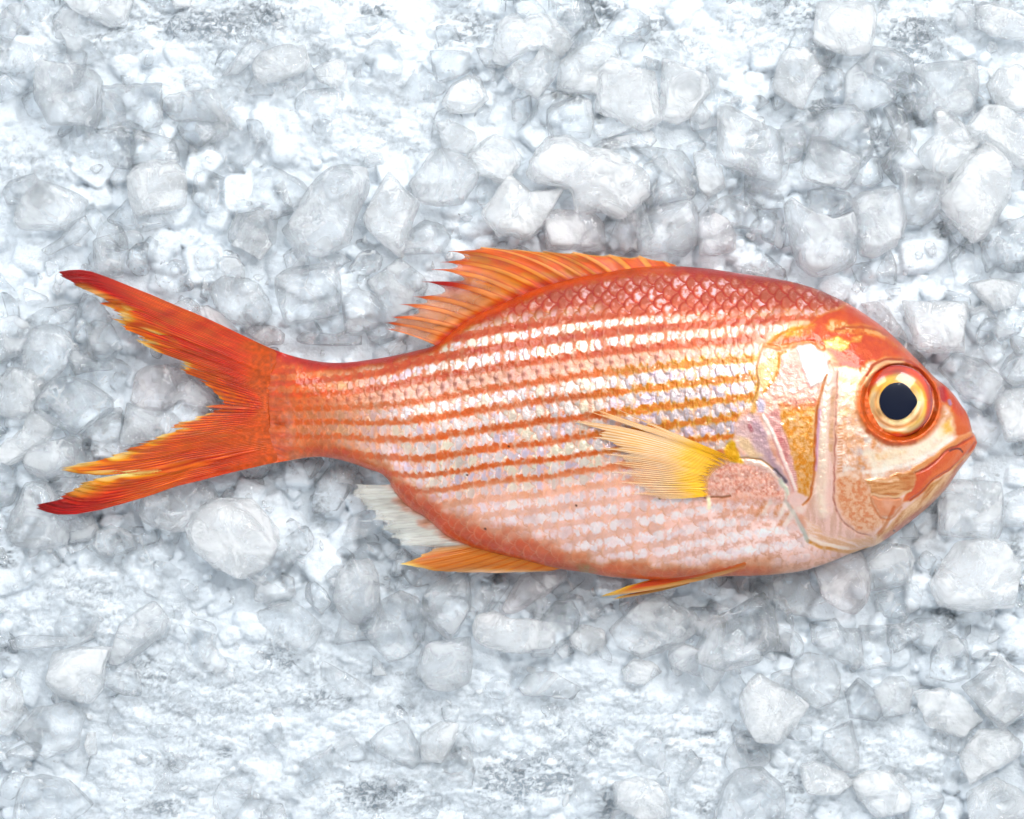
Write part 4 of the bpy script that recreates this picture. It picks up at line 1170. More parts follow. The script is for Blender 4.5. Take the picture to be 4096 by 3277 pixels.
# ================================================================== THE ICE
TILE = {'A': (0, 0, .6377), 'B': (1000, 0, .6377), 'C': (2000, 0, .6377), 'D': (2996, 0, .6377), 'E': (0, 2177, .6377), 'F': (1000, 2177, .6377),
        'G': (2000, 2177, .6377), 'H': (2996, 2177, .6377), 'L': (0, 1000, .6954), 'R': (3400, 1000, .7536), 'M': (800, 900, .5102), 'S': (0, 0, 1.0)}
# tile, look (w frosty white, m milky, c clear, p pinkish), options (h hollow, f flat, u raised, d lowered, l lumpy, s small bevel), label, outline
PIECES = [
('A','m','hu','big cloudy ice cube with a clear sunken left corner, upper left',[(255,395),(480,420),(590,465),(630,520),(620,700),(590,780),(330,765),(240,620)]),
('A','c','fl','flat half crushed ice block right of the cube with the sunken corner',[(640,540),(1000,540),(1010,640),(1010,760),(880,830),(600,820),(610,700)]),
('A','m','f','matte grey ice wedge pointing left, right of the flat crushed block',[(1010,660),(1060,600),(1330,570),(1370,620),(1385,770),(1240,760),(1110,755)]),
('A','c','','small glinting ice nugget tucked under the matte grey wedge',[(1230,800),(1290,765),(1400,770),(1430,850),(1330,900),(1270,880)]),
('A','c','','pointed clear ice piece with bright left tip below the flat crushed block',[(530,885),(620,820),(740,765),(790,830),(830,900),(740,960),(620,980)]),
('A','c','','angular ice cube standing right above the rounded bright cube',[(850,815),(990,850),(1090,880),(1115,960),(1100,1020),(940,1030),(830,1030)]),
('A','w','u','rounded square ice cube with bright white middle, upper left area',[(880,1030),(1080,1020),(1140,1080),(1165,1200),(1150,1290),(980,1335),(860,1340),(820,1220),(815,1090)]),
('A','c','','low clear ice piece just below the rounded bright cube',[(830,1345),(960,1360),(1060,1340),(1080,1400),(960,1440),(870,1460)]),
('A','m','','small round ice lump left of the angular cube above the bright cube',[(700,970),(760,925),(810,950),(820,1030),(780,1050),(720,1020)]),
('A','c','','tall ice block with white left edge, right of the rounded bright cube',[(1230,1100),(1300,1075),(1400,1120),(1400,1300),(1290,1330),(1210,1240)]),
('A','c','s','short rounded ice rod lying at the left edge, upper half',[(20,1200),(60,1140),(210,1090),(240,1140),(100,1280),(50,1280)]),
('A','m','u','large curved ice block with a bright lower rim beside the left edge rod',[(110,1290),(260,1140),(420,1200),(540,1260),(520,1340),(400,1440),(260,1440),(150,1440),(95,1390)]),
('A','m','s','slanting finger of ice below the large curved block',[(470,1390),(530,1360),(560,1440),(490,1510),(320,1595),(270,1560),(380,1490)]),
('A','m','d','tall smooth grey ice block behind the upper tail lobe tip',[(600,1510),(850,1450),(890,1510),(790,1610),(770,1725),(620,1725),(590,1600)]),
('A','c','','small clear ice bead right of the tall block above the tail',[(890,1530),(940,1480),(990,1520),(970,1600),(920,1610)]),
('A','m','','rounded ice knob above the pale mound near the upper tail lobe',[(1220,1600),(1290,1530),(1380,1590),(1350,1680),(1250,1690)]),
('A','w','','white frosted ice slab cut by the top edge, left',[(350,-60),(840,-60),(800,90),(790,160),(690,160),(480,70)]),
('A','w','','small white ice lump cut by the top edge beside the frosted slab',[(1060,-50),(1215,-50),(1190,40),(1100,55)]),
('B','w','u','smooth oval white ice nugget, upper left of centre',[(30,400),(90,330),(210,290),(330,300),(360,390),(340,440),(240,490),(90,525),(40,490)]),
('A','m','','milky ice lump below and left of the smooth oval nugget',[(1550,560),(1590,480),(1660,520),(1725,560),(1700,600),(1580,600)]),
('A','c','f','greyish flat ice shard above the cube with the sunken corner',[(350,160),(420,170),(600,290),(640,350),(520,410),(400,400),(430,280)]),
('A','m','','blunt grey ice finger left of the smooth oval nugget',[(1570,240),(1670,290),(1600,380),(1500,460),(1400,470),(1450,400)]),
('A','m','','milky ice mound cut by the left edge, near the top',[(-60,310),(60,250),(180,290),(220,430),(140,460),(-60,440)]),
('B','w','l','crumbly white ice lump right of the smooth oval nugget',[(400,440),(520,370),(600,400),(600,480),(540,550),(440,510)]),
('C','w','l','heaped frosty ice block above the heart shaped piece, top centre',[(0,170),(60,100),(110,90),(130,130),(240,85),(330,120),(440,230),(440,280),(370,360),(330,330),(200,300),(50,400),(-40,360)]),
('C','m','u','heart shaped ice piece with a pointed lower end, top centre',[(35,460),(120,380),(190,420),(260,290),(370,370),(340,480),(240,620),(190,590),(90,530)]),
('C','w','','frosty rounded ice block right of the heart shaped piece',[(390,400),(480,290),(600,270),(700,310),(740,370),(620,460),(610,590),(480,570),(375,545)]),
('C','w','u','big white ice block tapering to a point below, above the huge clump',[(610,480),(720,380),(830,450),(960,460),(980,580),(1000,740),(880,810),(740,730),(620,690)]),
('C','w','h','upright white ice slab with a grey window, right of the tapering block',[(1030,380),(1120,400),(1290,480),(1300,580),(1210,720),(1120,770),(1010,730)]),
('C','c','','clear faceted ice cube with white rim near the top edge, right of centre',[(670,190),(740,70),(840,60),(930,110),(940,200),(880,240),(660,250)]),
('C','c','s','tiny clear ice bit beside the top of the upright slab',[(900,350),(1000,380),(990,440),(920,430)]),
('C','c','','squarish clear ice cube below the frosty rounded block',[(300,690),(380,640),(500,600),(570,640),(580,740),(560,860),(430,850),(310,860)]),
('C','c','','clear ice piece directly under the point of the heart',[(190,740),(230,640),(350,570),(450,610),(330,650),(300,790),(200,790)]),
('C','c','','small glinting ice chip left of the point of the heart',[(80,640),(190,600),(200,700),(150,780),(80,750)]),
('C','m','f','flat grey ice piece in the shade under the tapering white block',[(590,800),(640,740),(760,740),(860,810),(760,840),(680,870),(620,860)]),
('C','m','f','long low ice slab lying across the top of the huge clump',[(590,930),(700,870),(940,820),(970,880),(940,920),(780,920),(640,950)]),
('C','w','ul','huge lumpy white ice clump above the front of the dorsal fin',[(230,960),(330,870),(440,860),(560,940),(760,990),(900,1070),(920,1180),(870,1260),(740,1370),(600,1300),(480,1320),(450,1180),(280,1150),(215,1120)]),
('C','c','','clear rounded ice piece on the right shoulder of the huge clump',[(900,1050),(1020,990),(1130,1130),(1120,1230),(960,1290),(880,1260),(930,1170)]),
('C','m','f','grey speckled ice slab to the right of the huge clump',[(820,940),(980,930),(1140,960),(1220,1080),(1250,1200),(1130,1220),(1110,1130),(1000,1000)]),
('C','w','','bright white ice nugget right of the grey speckled slab',[(1220,970),(1300,950),(1390,1060),(1410,1170),(1310,1235),(1250,1170)]),
('C','m','u','big bright ice cube with soft edges, right of centre above the back',[(1370,880),(1380,690),(1430,670),(1560,740),(1740,830),(1770,960),(1740,1130),(1600,1110),(1480,1060),(1370,1010)]),
('C','c','f','thin clear ice plate on top of the big soft edged cube',[(1400,640),(1500,610),(1630,600),(1680,640),(1600,700),(1480,680)]),
('C','m','','rounded ice lump below the bright white nugget',[(1320,1290),(1430,1230),(1560,1280),(1620,1380),(1600,1430),(1450,1430),(1330,1340)]),
('C','p','d','clear ice cube resting against the back, below the rounded lump',[(1250,1370),(1350,1340),(1430,1390),(1480,1480),(1470,1560),(1370,1590),(1260,1590)]),
('C','p','d','grey pink milky ice block just above the middle of the dorsal fin',[(280,1380),(350,1320),(560,1330),(640,1400),(650,1500),(640,1560),(310,1560)]),
('C','m','d','broad ice block with smooth right face above the front of the back',[(870,1340),(1060,1280),(1200,1260),(1240,1370),(1230,1520),(1150,1600),(1060,1580),(890,1590)]),
('C','p','ds','narrow pinkish ice wedge left of the broad smooth faced block',[(730,1440),(810,1320),(870,1370),(880,1500),(870,1580),(760,1560)]),
('C','w','u','brilliant white ice block with a glassy round lens, above the dorsal fin',[(-90,1340),(70,1110),(190,1210),(380,1200),(330,1300),(260,1420),(180,1490),(90,1470),(0,1480)]),
('B','m','u','big ice block with a glinting right shoulder, left of centre',[(260,1400),(380,1170),(470,1080),(600,1060),(700,1090),(720,1180),(660,1380),(600,1530),(450,1590),(340,1570),(270,1500),(225,1430)]),
('B','m','u','matte angular grey ice cube with a frosty lower edge, centre',[(1000,1150),(1050,1080),(1150,950),(1230,940),(1380,1010),(1420,1100),(1330,1270),(1200,1290),(1080,1270)]),
('B','w','','pale ice block with peaked top between the glinting and the matte block',[(720,1370),(800,1200),(870,1100),(960,1190),(1060,1270),(1000,1450),(950,1600),(830,1510),(740,1420)]),
('B','c','','clear lens shaped ice piece above the rear of the dorsal fin',[(1000,1450),(1100,1390),(1210,1420),(1250,1500),(1200,1590),(1080,1590),(950,1600)]),
('B','w','','pale ice chunk above and right of the matte angular cube',[(1180,780),(1250,760),(1400,830),(1420,890),(1360,960),(1220,940)]),
('B','w','l','frosty crumbling ice block right of the matte angular cube',[(1370,980),(1450,900),(1530,850),(1640,900),(1700,1000),(1600,1140),(1450,1090)]),
('B','c','','grey ice piece left of the brilliant white block with the lens',[(1420,1180),(1500,1110),(1600,1150),(1560,1230),(1480,1320),(1430,1270)]),
('B','w','','pale rounded ice hump left of the heart shaped piece',[(1210,640),(1270,540),(1370,480),(1440,500),(1490,620),(1400,700),(1260,710)]),
('B','w','s','thin white ice sliver left of the glinting shoulder block',[(160,1170),(210,1140),(270,1300),(220,1290)]),
('M','m','','small ice lump directly below the glinting shoulder block',[(660,240),(740,170),(830,230),(860,320),(690,350)]),
('M','c','u','clear ice cube with a dazzling speckled highlight above the tail stalk',[(615,420),(680,365),(900,320),(1050,300),(1090,420),(1090,600),(1060,680),(900,740),(690,760),(640,660)]),
('M','m','l','lumpy milky ice piece left of the cube with the speckled highlight',[(90,500),(200,420),(420,440),(500,540),(540,650),(520,740),(380,810),(230,740),(140,640)]),
('M','m','','smooth grey ice dome above the lumpy milky piece',[(140,340),(180,250),(280,250),(350,330),(340,430),(200,420),(130,400)]),
('M','c','s','narrow clear ice piece left of the smooth grey dome',[(0,560),(20,420),(90,370),(140,440),(80,510),(60,600)]),
('M','m','fd','matte slanted ice slab reaching under the rear spines of the dorsal fin',[(1330,450),(1560,280),(1740,400),(1780,480),(1700,640),(1500,710),(1420,590)]),
('M','c','','clear ice block with a dark crackle, left of the matte slanted slab',[(1130,600),(1230,500),(1350,540),(1450,680),(1420,780),(1240,860),(1140,840)]),
('M','c','','wedge of ice under the right corner of the cube with speckled highlight',[(890,740),(1000,720),(1120,690),(1140,840),(1080,880),(950,840)]),
('M','c','f','long flat ice bar just above the tail stalk',[(760,900),(830,840),(1040,860),(1240,870),(1240,940),(1000,950),(820,930)]),
('M','p','','pinkish ice lump with a bright curved glint above the tail stalk',[(350,840),(430,790),(560,790),(660,860),(640,930),(520,940),(400,880)]),
('M','p','d','smooth pinkish ice mound half hidden by the upper tail lobe',[(-60,700),(-20,640),(60,635),(160,690),(280,820),(180,830),(0,780)]),
('M','m','f','low milky ice piece above the cube with the speckled highlight',[(930,220),(1100,220),(1180,280),(1080,330),(960,310)]),
('M','c','l','crackled ice lump above the clear block with the dark crackle',[(1180,330),(1260,220),(1360,190),(1430,250),(1400,350),(1250,430)]),
('D','w','u','big frosted square ice cube near the top edge, right side',[(440,20),(560,10),(760,30),(790,90),(770,250),(740,330),(640,350),(520,310),(415,260),(430,120)]),
('D','w','hu','diamond shaped white ice cube with a grey hollow face, upper right',[(150,540),(200,380),(240,310),(350,305),(420,370),(460,450),(400,530),(330,680),(270,650),(170,580)]),
('D','m','','small oval ice bead between the diamond cube and the hollow clear cube',[(465,480),(520,420),(580,440),(590,500),(530,575),(480,550)]),
('D','m','','ice block with a white left flank leaning under the hollow clear cube',[(600,640),(620,470),(680,410),(760,480),(870,530),(920,620),(840,660),(700,690),(610,660)]),
('D','c','hu','hollow clear ice cube lying tilted below the big frosted square cube',[(690,390),(790,300),(880,310),(1020,370),(1030,450),(1000,550),(880,520),(720,450)]),
('D','m','','upright milky ice block with a flared top, upper right',[(1060,420),(1200,400),(1380,380),(1420,390),(1430,560),(1400,710),(1090,730),(1080,580)]),
('D','w','u','smooth white ice boulder cut by the right edge, upper quarter',[(1500,540),(1570,430),(1680,420),(1790,480),(1790,690),(1650,700),(1540,620)]),
('D','c','u','glassy round ice dome with glitter, above the back of the head',[(460,760),(480,690),(660,670),(740,750),(785,850),(760,970),(690,1040),(560,900),(450,860)]),
('D','m','u','soft grey ice cube overlapping the lower left of the glassy dome',[(335,1080),(400,870),(560,920),(690,970),(660,1100),(600,1180),(480,1160),(360,1120)]),
('D','c','s','short upright ice rod right of the glassy dome',[(845,690),(910,645),(970,690),(1010,820),(1010,910),(930,900),(890,790)]),
('D','w','','white many sided ice block below the upright milky block',[(1080,940),(1170,850),(1150,720),(1220,690),(1320,780),(1430,900),(1340,1030),(1240,1110),(1100,1060)]),
('D','m','hu','pale ice cube with a sharp left horn and a round hollow, right side',[(920,1035),(1090,1070),(1230,1090),(1240,1180),(1160,1360),(1100,1400),(990,1390),(960,1240),(960,1110)]),
('D','w','u','long ice block with a dazzling white lower face near the right edge',[(1360,1020),(1490,910),(1560,960),(1630,1060),(1620,1150),(1640,1220),(1500,1450),(1400,1500),(1330,1430),(1210,1260),(1240,1190),(1330,1080)]),
('D','m','u','upright ice cube left of the horned cube, above the forehead',[(650,1270),(720,1210),(900,1185),(960,1270),(980,1400),(920,1540),(800,1605),(710,1590),(670,1440)]),
('D','m','u','large glassy ice block with a bright left edge, above the nape',[(230,1290),(280,1250),(400,1330),(520,1370),(650,1330),(665,1480),(660,1640),(560,1700),(400,1710),(310,1650),(255,1480)]),
('D','c','u','clear ice cap sitting on the large glassy block above the nape',[(380,1200),(470,1180),(620,1210),(650,1290),(560,1350),(440,1380),(385,1320)]),
('D','c','l','knobbly clear ice piece below the glassy dome',[(640,1080),(740,980),(830,1000),(830,1130),(760,1170),(660,1150)]),
('D','w','l','crumbly frosted ice mass at the top right corner',[(1430,60),(1530,40),(1800,130),(1800,260),(1530,230),(1440,170)]),
('D','w','','wide white ice block above the long block with the dazzling face',[(1370,820),(1480,670),(1600,690),(1800,820),(1800,1040),(1640,1040),(1560,940),(1430,890)]),
('D','c','l','broken clear ice lump at the right edge below the long block',[(1450,1500),(1540,1400),(1790,1360),(1790,1640),(1600,1640),(1500,1700)]),
('D','c','s','slanting ice splinter left of the foot of the long block',[(1180,1330),(1220,1310),(1400,1520),(1410,1590),(1300,1530)]),
('D','c','','bright edged clear ice piece left of the large glassy block',[(20,1200),(90,1165),(200,1200),(230,1310),(100,1310),(50,1320)]),
('D','c','d','glittering ice piece between the back and the large glassy block',[(60,1320),(200,1320),(230,1480),(200,1560),(90,1500)]),
('R','c','','clear pear shaped ice drop above the forehead',[(140,120),(210,0),(250,90),(240,180),(150,170)]),
('R','w','u','square white ice cube standing right of the forehead',[(290,280),(420,280),(600,290),(610,360),(590,530),(450,540),(350,510),(320,400)]),
('R','w','','pale ice wedge right of the square white cube',[(640,180),(780,150),(900,180),(870,290),(760,320),(680,240)]),
('R','c','','small clear ice lump below the pale wedge near the right edge',[(640,330),(720,290),(770,370),(760,440),(690,420),(640,380)]),
('R','c','','faceted clear ice piece at the right edge level with the forehead',[(770,430),(800,330),(880,290),(950,330),(900,440),(800,475)]),
('R','w','','white ice fang above the white cube at the right edge',[(830,690),(880,590),(940,540),(980,600),(980,700),(870,720)]),
('R','w','u','white ice cube cut by the right edge, level with the eye',[(770,800),(830,750),(980,730),(990,1000),(830,1010)]),
('R','m','u','square milky ice cube below the lower jaw tip',[(490,1250),(600,1230),(790,1240),(790,1480),(770,1530),(480,1500)]),
('R','m','','milky ice cube cut by the right edge below the mouth',[(800,1320),(924,1260),(990,1300),(990,1450),(820,1460)]),
('R','p','d','pale pinkish ice piece peeking out behind the forehead',[(60,290),(170,270),(220,330),(220,430),(160,380)]),
('R','c','l','crackled glassy ice slab in front of the snout',[(480,640),(560,560),(700,590),(840,720),(700,840),(600,800),(540,700)]),
('H','w','u','very large white ice boulder below the mouth at the right',[(1150,240),(1250,100),(1300,10),(1450,-30),(1600,0),(1690,150),(1640,380),(1520,400),(1340,410),(1210,370)]),
('H','p','d','round pinkish ice nugget right under the gill',[(420,160),(560,80),(700,60),(760,200),(740,340),(670,430),(580,410),(460,320)]),
('H','m','d','boxy ice block under the lower jaw',[(740,90),(860,0),(1000,20),(1030,100),(1010,240),(770,280)]),
('H','m','','smooth rounded ice tooth below the round pinkish nugget',[(440,560),(560,530),(690,540),(710,740),(680,775),(580,740),(440,650)]),
('H','c','','upright glassy ice slab right of the smooth ice tooth',[(690,520),(870,520),(890,760),(740,780),(710,740)]),
('H','c','','ice wedge with a bright left edge right of the upright glassy slab',[(885,510),(1000,500),(1100,560),(960,660),(910,680)]),
('H','c','u','clear thimble shaped ice piece with a bright base, lower right',[(1150,680),(1210,590),(1300,580),(1370,680),(1380,830),(1280,860),(1140,830)]),
('H','m','u','large diamond shaped ice cube near the right edge, lower half',[(1360,900),(1570,720),(1760,860),(1770,1030),(1580,1140),(1450,1010)]),
('H','w','u','tilted white ice cube below the large diamond shaped cube',[(1340,1310),(1450,1180),(1600,1170),(1700,1260),(1680,1330),(1520,1420),(1400,1500),(1350,1400)]),
('H','m','l','knobbly round ice lump below left of the smooth ice tooth',[(270,790),(350,690),(500,700),(560,800),(570,900),(540,980),(420,1020),(350,960),(280,890)]),
('H','c','','pointed ice piece with a bright ridge right of the knobbly lump',[(610,940),(690,850),(800,930),(830,1030),(800,1110),(640,1080)]),
('H','m','','rounded ice cap right of the pointed piece with the bright ridge',[(790,900),(870,840),(960,840),(1020,920),(1000,1050),(850,1080)]),
('H','w','','folded white ice slab in the lower right quarter, left part',[(330,1390),(420,1370),(590,1430),(640,1500),(560,1560),(380,1560),(340,1480)]),
('G','c','hu','wide glassy ice dome cut by the bottom edge, right of centre',[(1340,1760),(1420,1500),(1500,1415),(1640,1410),(1770,1530),(1780,1660),(1720,1790),(1450,1800)]),
('H','m','','pale ice chunk with a crackled right side above the folded slab',[(480,1190),(640,1120),(680,1300),(670,1430),(590,1420),(470,1300)]),
('H','w','','broad smooth white ice mound right of the folded slab',[(640,1480),(760,1420),(900,1440),(1000,1560),(980,1680),(800,1700),(700,1600)]),
('H','w','h','white ice ring at the bottom right corner',[(1380,1560),(1550,1470),(1700,1540),(1770,1700),(1400,1760)]),
('H','w','fl','frosty crushed ice block left of the large diamond shaped cube',[(1040,930),(1250,910),(1350,980),(1450,1100),(1330,1200),(1130,1130)]),
('H','m','fd','broad grey ice cube under the belly behind the pelvic fin',[(160,220),(360,190),(400,290),(520,390),(520,470),(300,440),(170,400)]),
('H','c','f','flat clear ice piece below the boxy block under the jaw',[(800,320),(1000,250),(1080,290),(1060,400),(950,470),(860,450)]),
('G','c','hu','big hollow ice cube with a deep square pit below the belly',[(1250,640),(1330,490),(1500,390),(1640,330),(1700,430),(1725,600),(1600,730),(1420,780),(1250,730)]),
('G','m','hu','brick shaped ice piece with a long cavity left of the pit cube',[(1065,720),(1090,650),(1150,625),(1400,720),(1410,770),(1370,860),(1320,920),(1250,820),(1100,780)]),
('G','c','u','clear ice piece with a brilliant left edge below the anal fin front',[(190,650),(230,520),(340,375),(440,370),(490,460),(480,530),(360,650),(330,700),(220,700)]),
('G','m','d','large milky ice block beneath the tip of the pelvic fin',[(710,530),(830,420),(920,330),(1000,330),(1200,440),(1230,520),(1090,640),(900,700),(780,650)]),
('G','w','l','crumbly ice lump between the brilliant edged piece and the milky block',[(440,580),(520,510),(640,540),(660,620),(560,690),(460,640)]),
('G','m','s','small tooth of ice at the left foot of the milky block',[(590,640),(640,590),(700,700),(700,740),(640,720)]),
('G','w','l','frosted round ice mound below the large milky block',[(770,790),(840,720),(950,740),(1000,800),(900,880),(790,860)]),
('G','m','fl','flat frosted ice cake below the clear piece with the brilliant edge',[(130,900),(180,830),(300,800),(500,900),(440,970),(300,960),(160,950)]),
('H','w','u','big pale ice block with a shadowed left face, lower right of centre',[(-50,950),(60,820),(180,880),(360,1010),(200,1240),(60,1230),(-30,1110)]),
('G','c','','small grey ice pebble at the foot of the big pale block',[(1480,1200),(1560,1170),(1660,1230),(1620,1290),(1490,1270)]),
('G','w','','round frosted ice stump near the bottom edge, right of centre',[(720,1500),(860,1460),(980,1490),(1050,1600),(1050,1700),(860,1710),(730,1640)]),
('F','m','u','rounded ice block with a white left edge below the anal fin tip',[(530,330),(560,200),(620,120),(740,110),(800,200),(800,380),(740,470),(650,500),(570,430)]),
('F','c','','clear ice block with a long grey edge right of the white edged block',[(710,520),(830,370),(940,300),(1050,350),(1090,430),(1080,590),(1020,670),(880,720),(800,640)]),
('F','c','u','curled ice piece with a shining white bend under the anal fin',[(1095,330),(1130,270),(1240,210),(1350,170),(1380,290),(1370,420),(1290,550),(1240,580),(1140,500),(1100,430)]),
('F','m','u','neat ice cube with a white left face, bottom centre',[(1055,800),(1090,660),(1150,610),(1260,600),(1370,590),(1380,700),(1370,860),(1260,905),(1120,890)]),
('F','w','u','bone shaped white ice piece right of the neat cube',[(1410,550),(1440,450),(1560,430),(1640,475),(1840,480),(1900,560),(1880,640),(1720,680),(1600,670),(1440,620)]),
('G','p','d','smooth pinkish ice slab touching the belly behind the vent',[(20,400),(130,200),(250,160),(400,170),(400,230),(240,350),(130,410),(50,430)]),
('F','c','','glittering ice pebble on the smooth melt, bottom centre',[(770,1240),(850,1150),(960,1120),(1050,1240),(1060,1350),(1010,1400),(900,1360),(800,1300)]),
('F','m','s','small ice triangle at the lower end of the long grey edge',[(770,700),(820,740),(860,820),(770,820)]),
('F','w','f','flat white ice tile right of the glittering pebble',[(1070,1200),(1190,1120),(1300,1130),(1280,1250),(1210,1360),(1080,1360)]),
('S','w','u','large round white ice chunk below the tail stalk',[(762,2125),(790,2060),(890,2000),(1000,2010),(1100,2120),(1105,2190),(1060,2260),(960,2305),(870,2270),(790,2200)]),
('L','m','d','broad milky ice block directly below the lower tail lobe',[(810,1490),(840,1390),(1000,1330),(1200,1340),(1240,1440),(1130,1530),(1080,1620),(900,1590),(820,1540)]),
('E','w','','smooth white ice hump in the lower left',[(350,690),(480,660),(690,660),(650,760),(640,900),(560,990),(400,950),(310,870)]),
('E','m','','grey ice lump with a dark right side next to the white hump',[(720,640),(760,500),(900,400),(960,370),(1050,470),(1020,570),(900,660),(760,750),(690,740)]),
('E','c','','diamond shaped clear ice block under the smooth white hump',[(120,1170),(240,1040),(400,1000),(520,1080),(500,1180),(480,1270),(290,1335),(200,1260)]),
('E','c','h','arched ice block at the bottom left corner',[(90,1760),(120,1560),(170,1470),(300,1460),(430,1490),(520,1570),(560,1630),(400,1760),(200,1790)]),
('E','w','s','short white ice peg right of the diamond shaped clear block',[(530,1270),(550,1190),(600,1180),(610,1310),(560,1330)]),
('E','w','l','frosted ice block at the left edge, lower left',[(-50,900),(80,850),(150,960),(140,1080),(60,1200),(-50,1150)]),
('E','m','s','low ice rod with a white left end, near the left edge',[(60,600),(150,570),(400,580),(410,640),(260,650),(100,665)]),
('L','m','u','big ice cube with a shaded right face left of the tail fork',[(150,520),(200,450),(290,430),(390,470),(420,560),(370,680),(270,770),(150,690)]),
('L','c','u','clear ice cube with a round dimple, left of the lower tail lobe',[(210,890),(270,790),(370,730),(480,760),(620,850),(630,920),(430,1050),(310,990),(220,940)]),
('L','m','u','flat topped ice block above the lower tail lobe tip',[(140,1210),(200,1130),(400,1080),(450,1100),(490,1220),(440,1300),(250,1310),(150,1260)]),
('L','w','u','knuckle shaped white ice piece at the left edge beside the dimpled cube',[(-20,1160),(60,1080),(140,1090),(150,960),(220,930),(300,1010),(280,1080),(160,1180),(70,1230),(-10,1210)]),
('L','m','d','milky ice block beneath the tip of the lower tail lobe',[(60,1620),(110,1440),(150,1350),(260,1350),(330,1440),(400,1560),(370,1680),(250,1710),(90,1680)]),
('L','c','d','clear ice block behind the inner edge of the upper tail lobe',[(430,500),(440,370),(480,260),(560,290),(640,400),(560,480),(470,530)]),
('L','c','d','bright cornered ice block inside the fork near the upper lobe',[(510,600),(500,460),(540,410),(640,430),(700,560),(640,630),(540,640)]),
('L','p','d','pinkish ice cube lying in the middle of the tail fork',[(760,870),(790,710),(850,670),(960,680),(1030,790),(1010,880),(930,930),(840,920)]),
('L','m','fd','flat grey ice slab below the pinkish cube in the fork',[(700,1080),(740,890),(960,930),(1060,1000),(950,1080),(700,1130)]),
('L','m','d','grey ice wedge between the dimpled cube and the fork slab',[(480,1060),(560,980),(690,930),(700,1000),(680,1100),(590,1110)]),
('L','c','','arrow shaped ice piece above the cube with the shaded face',[(150,400),(250,340),(440,310),(440,360),(380,420),(280,440),(200,440)]),
('L','m','','round ice block at the left edge beside the arrow shaped piece',[(-30,430),(90,380),(170,420),(180,500),(110,620),(-30,650)]),
('M','w','','curved white ice slab above the smooth grey dome',[(260,160),(350,-20),(500,60),(560,150),(470,270),(330,180)]),
('L','c','d','clear ice wedge right of the cube with the shaded face',[(400,650),(430,560),(500,620),(640,640),(640,690),(500,700),(440,720)]),
('L','p','fd','flat pinkish ice plate at the inner corner of the tail fork',[(950,660),(1090,720),(1240,850),(1270,880),(1180,940),(1060,890)]),
('L','w','l','frosty ice lump at the left edge above the knuckle piece',[(-30,780),(60,690),(180,700),(270,780),(210,880),(200,950),(60,960),(-30,900)]),
('L','m','','small milky ice block below the lower tail lobe',[(400,1560),(520,1530),(560,1600),(520,1670),(410,1680)]),
('L','c','l','rough clear ice lump left of the broad milky block under the tail',[(560,1620),(640,1590),(770,1640),(780,1720),(620,1760),(550,1720)]),
]


def underside(px, py):
    """height of the lowest thing of the fish over a pixel (m); large where there is no fish"""
    bz, t = body_z(px, py)
    ins = (np.abs(t) < 1) & (px > 1000) & (px < 3905)
    return np.where(ins, Z0 - bz * 0.92e-3, 9.0)


MATS = {'w': ice_material('ice_frosty', 55, (0.99, 0.996, 1.0), 0.10, 1.2, 0.64, (0.14, 0.66), 0.6),
        'm': ice_material('ice_milky', 16, (0.986, 0.994, 1.0), 0.06, 1.2, 0.62, (0.05, 0.45), 0.5),
        'c': ice_material('ice_clear', 0, (0.986, 0.994, 1.0), 0.03, 1.2, 0.62, (0.0, 0.34), 0.45),
        'p': ice_material('ice_pinkish', 16, (0.995, 0.972, 0.972), 0.07, 0.7, 0.66, (0.08, 0.55), 0.4)}  # pink reflected from the fish is put into this ice tint


def sphere_dirs(N):
    a = np.tan(np.linspace(-1, 1, N + 1) * math.pi / 4)
    U, Vv = np.meshgrid(a, a, indexing='ij')
    one = np.ones_like(U)
    faces = [(one, U, Vv), (-one, Vv, U), (Vv, one, U), (U, -one, Vv), (U, Vv, one), (Vv, U, -one)]
    pts = []; quads = []
    for k, (x, y, z) in enumerate(faces):
        p = np.stack([x, y, z], 2).reshape(-1, 3); pts.append(p / np.linalg.norm(p, axis=1)[:, None])
        quads.append(grid_quads(N + 1, N + 1, off=k * (N + 1) ** 2))
    p = np.vstack(pts); q = np.vstack(quads)
    key = np.round(p * 1e5).astype(np.int64)
    _, first, inv = np.unique(key, axis=0, return_index=True, return_inverse=True)
    inv = inv.ravel()
    q = inv[q]; p = p[first]
    # make every face look outward
    a, b, c = p[q[:, 0]], p[q[:, 1]], p[q[:, 2]]
    flip = np.einsum('ij,ij->i', np.cross(b - a, c - a), a) < 0
    q[flip] = q[flip][:, ::-1]
    return p, q


SPH = {28: sphere_dirs(30), 40: sphere_dirs(46)}


def hull2(p):
    p = sorted(map(tuple, p))
    def half(pts):
        h = []
        for q in pts:
            while len(h) >= 2 and (h[-1][0] - h[-2][0]) * (q[1] - h[-2][1]) - (h[-1][1] - h[-2][1]) * (q[0] - h[-2][0]) <= 0: h.pop()
            h.append(q)
        return h[:-1]
    return np.array(half(p) + half(p[::-1]))


def radial(poly, A):
    """distance from the origin to a star-shaped polygon along each angle"""
    r = np.full(len(A), np.nan)
    cx, sy = np.cos(A), np.sin(A)
    for i in range(len(poly)):
        a, b = poly[i], poly[(i + 1) % len(poly)]
        e = b - a
        den = cx * e[1] - sy * e[0]
        den = np.where(np.abs(den) < 1e-12, 1e-12, den)
        t = (a[0] * e[1] - a[1] * e[0]) / den
        s_ = (a[0] * sy - a[1] * cx) / den
        ok = (t > 0) & (s_ >= -1e-6) & (s_ <= 1 + 1e-6)
        r = np.where(ok & ~(t <= r), t, r)
    return np.where(np.isnan(r), np.nanmean(r), r)


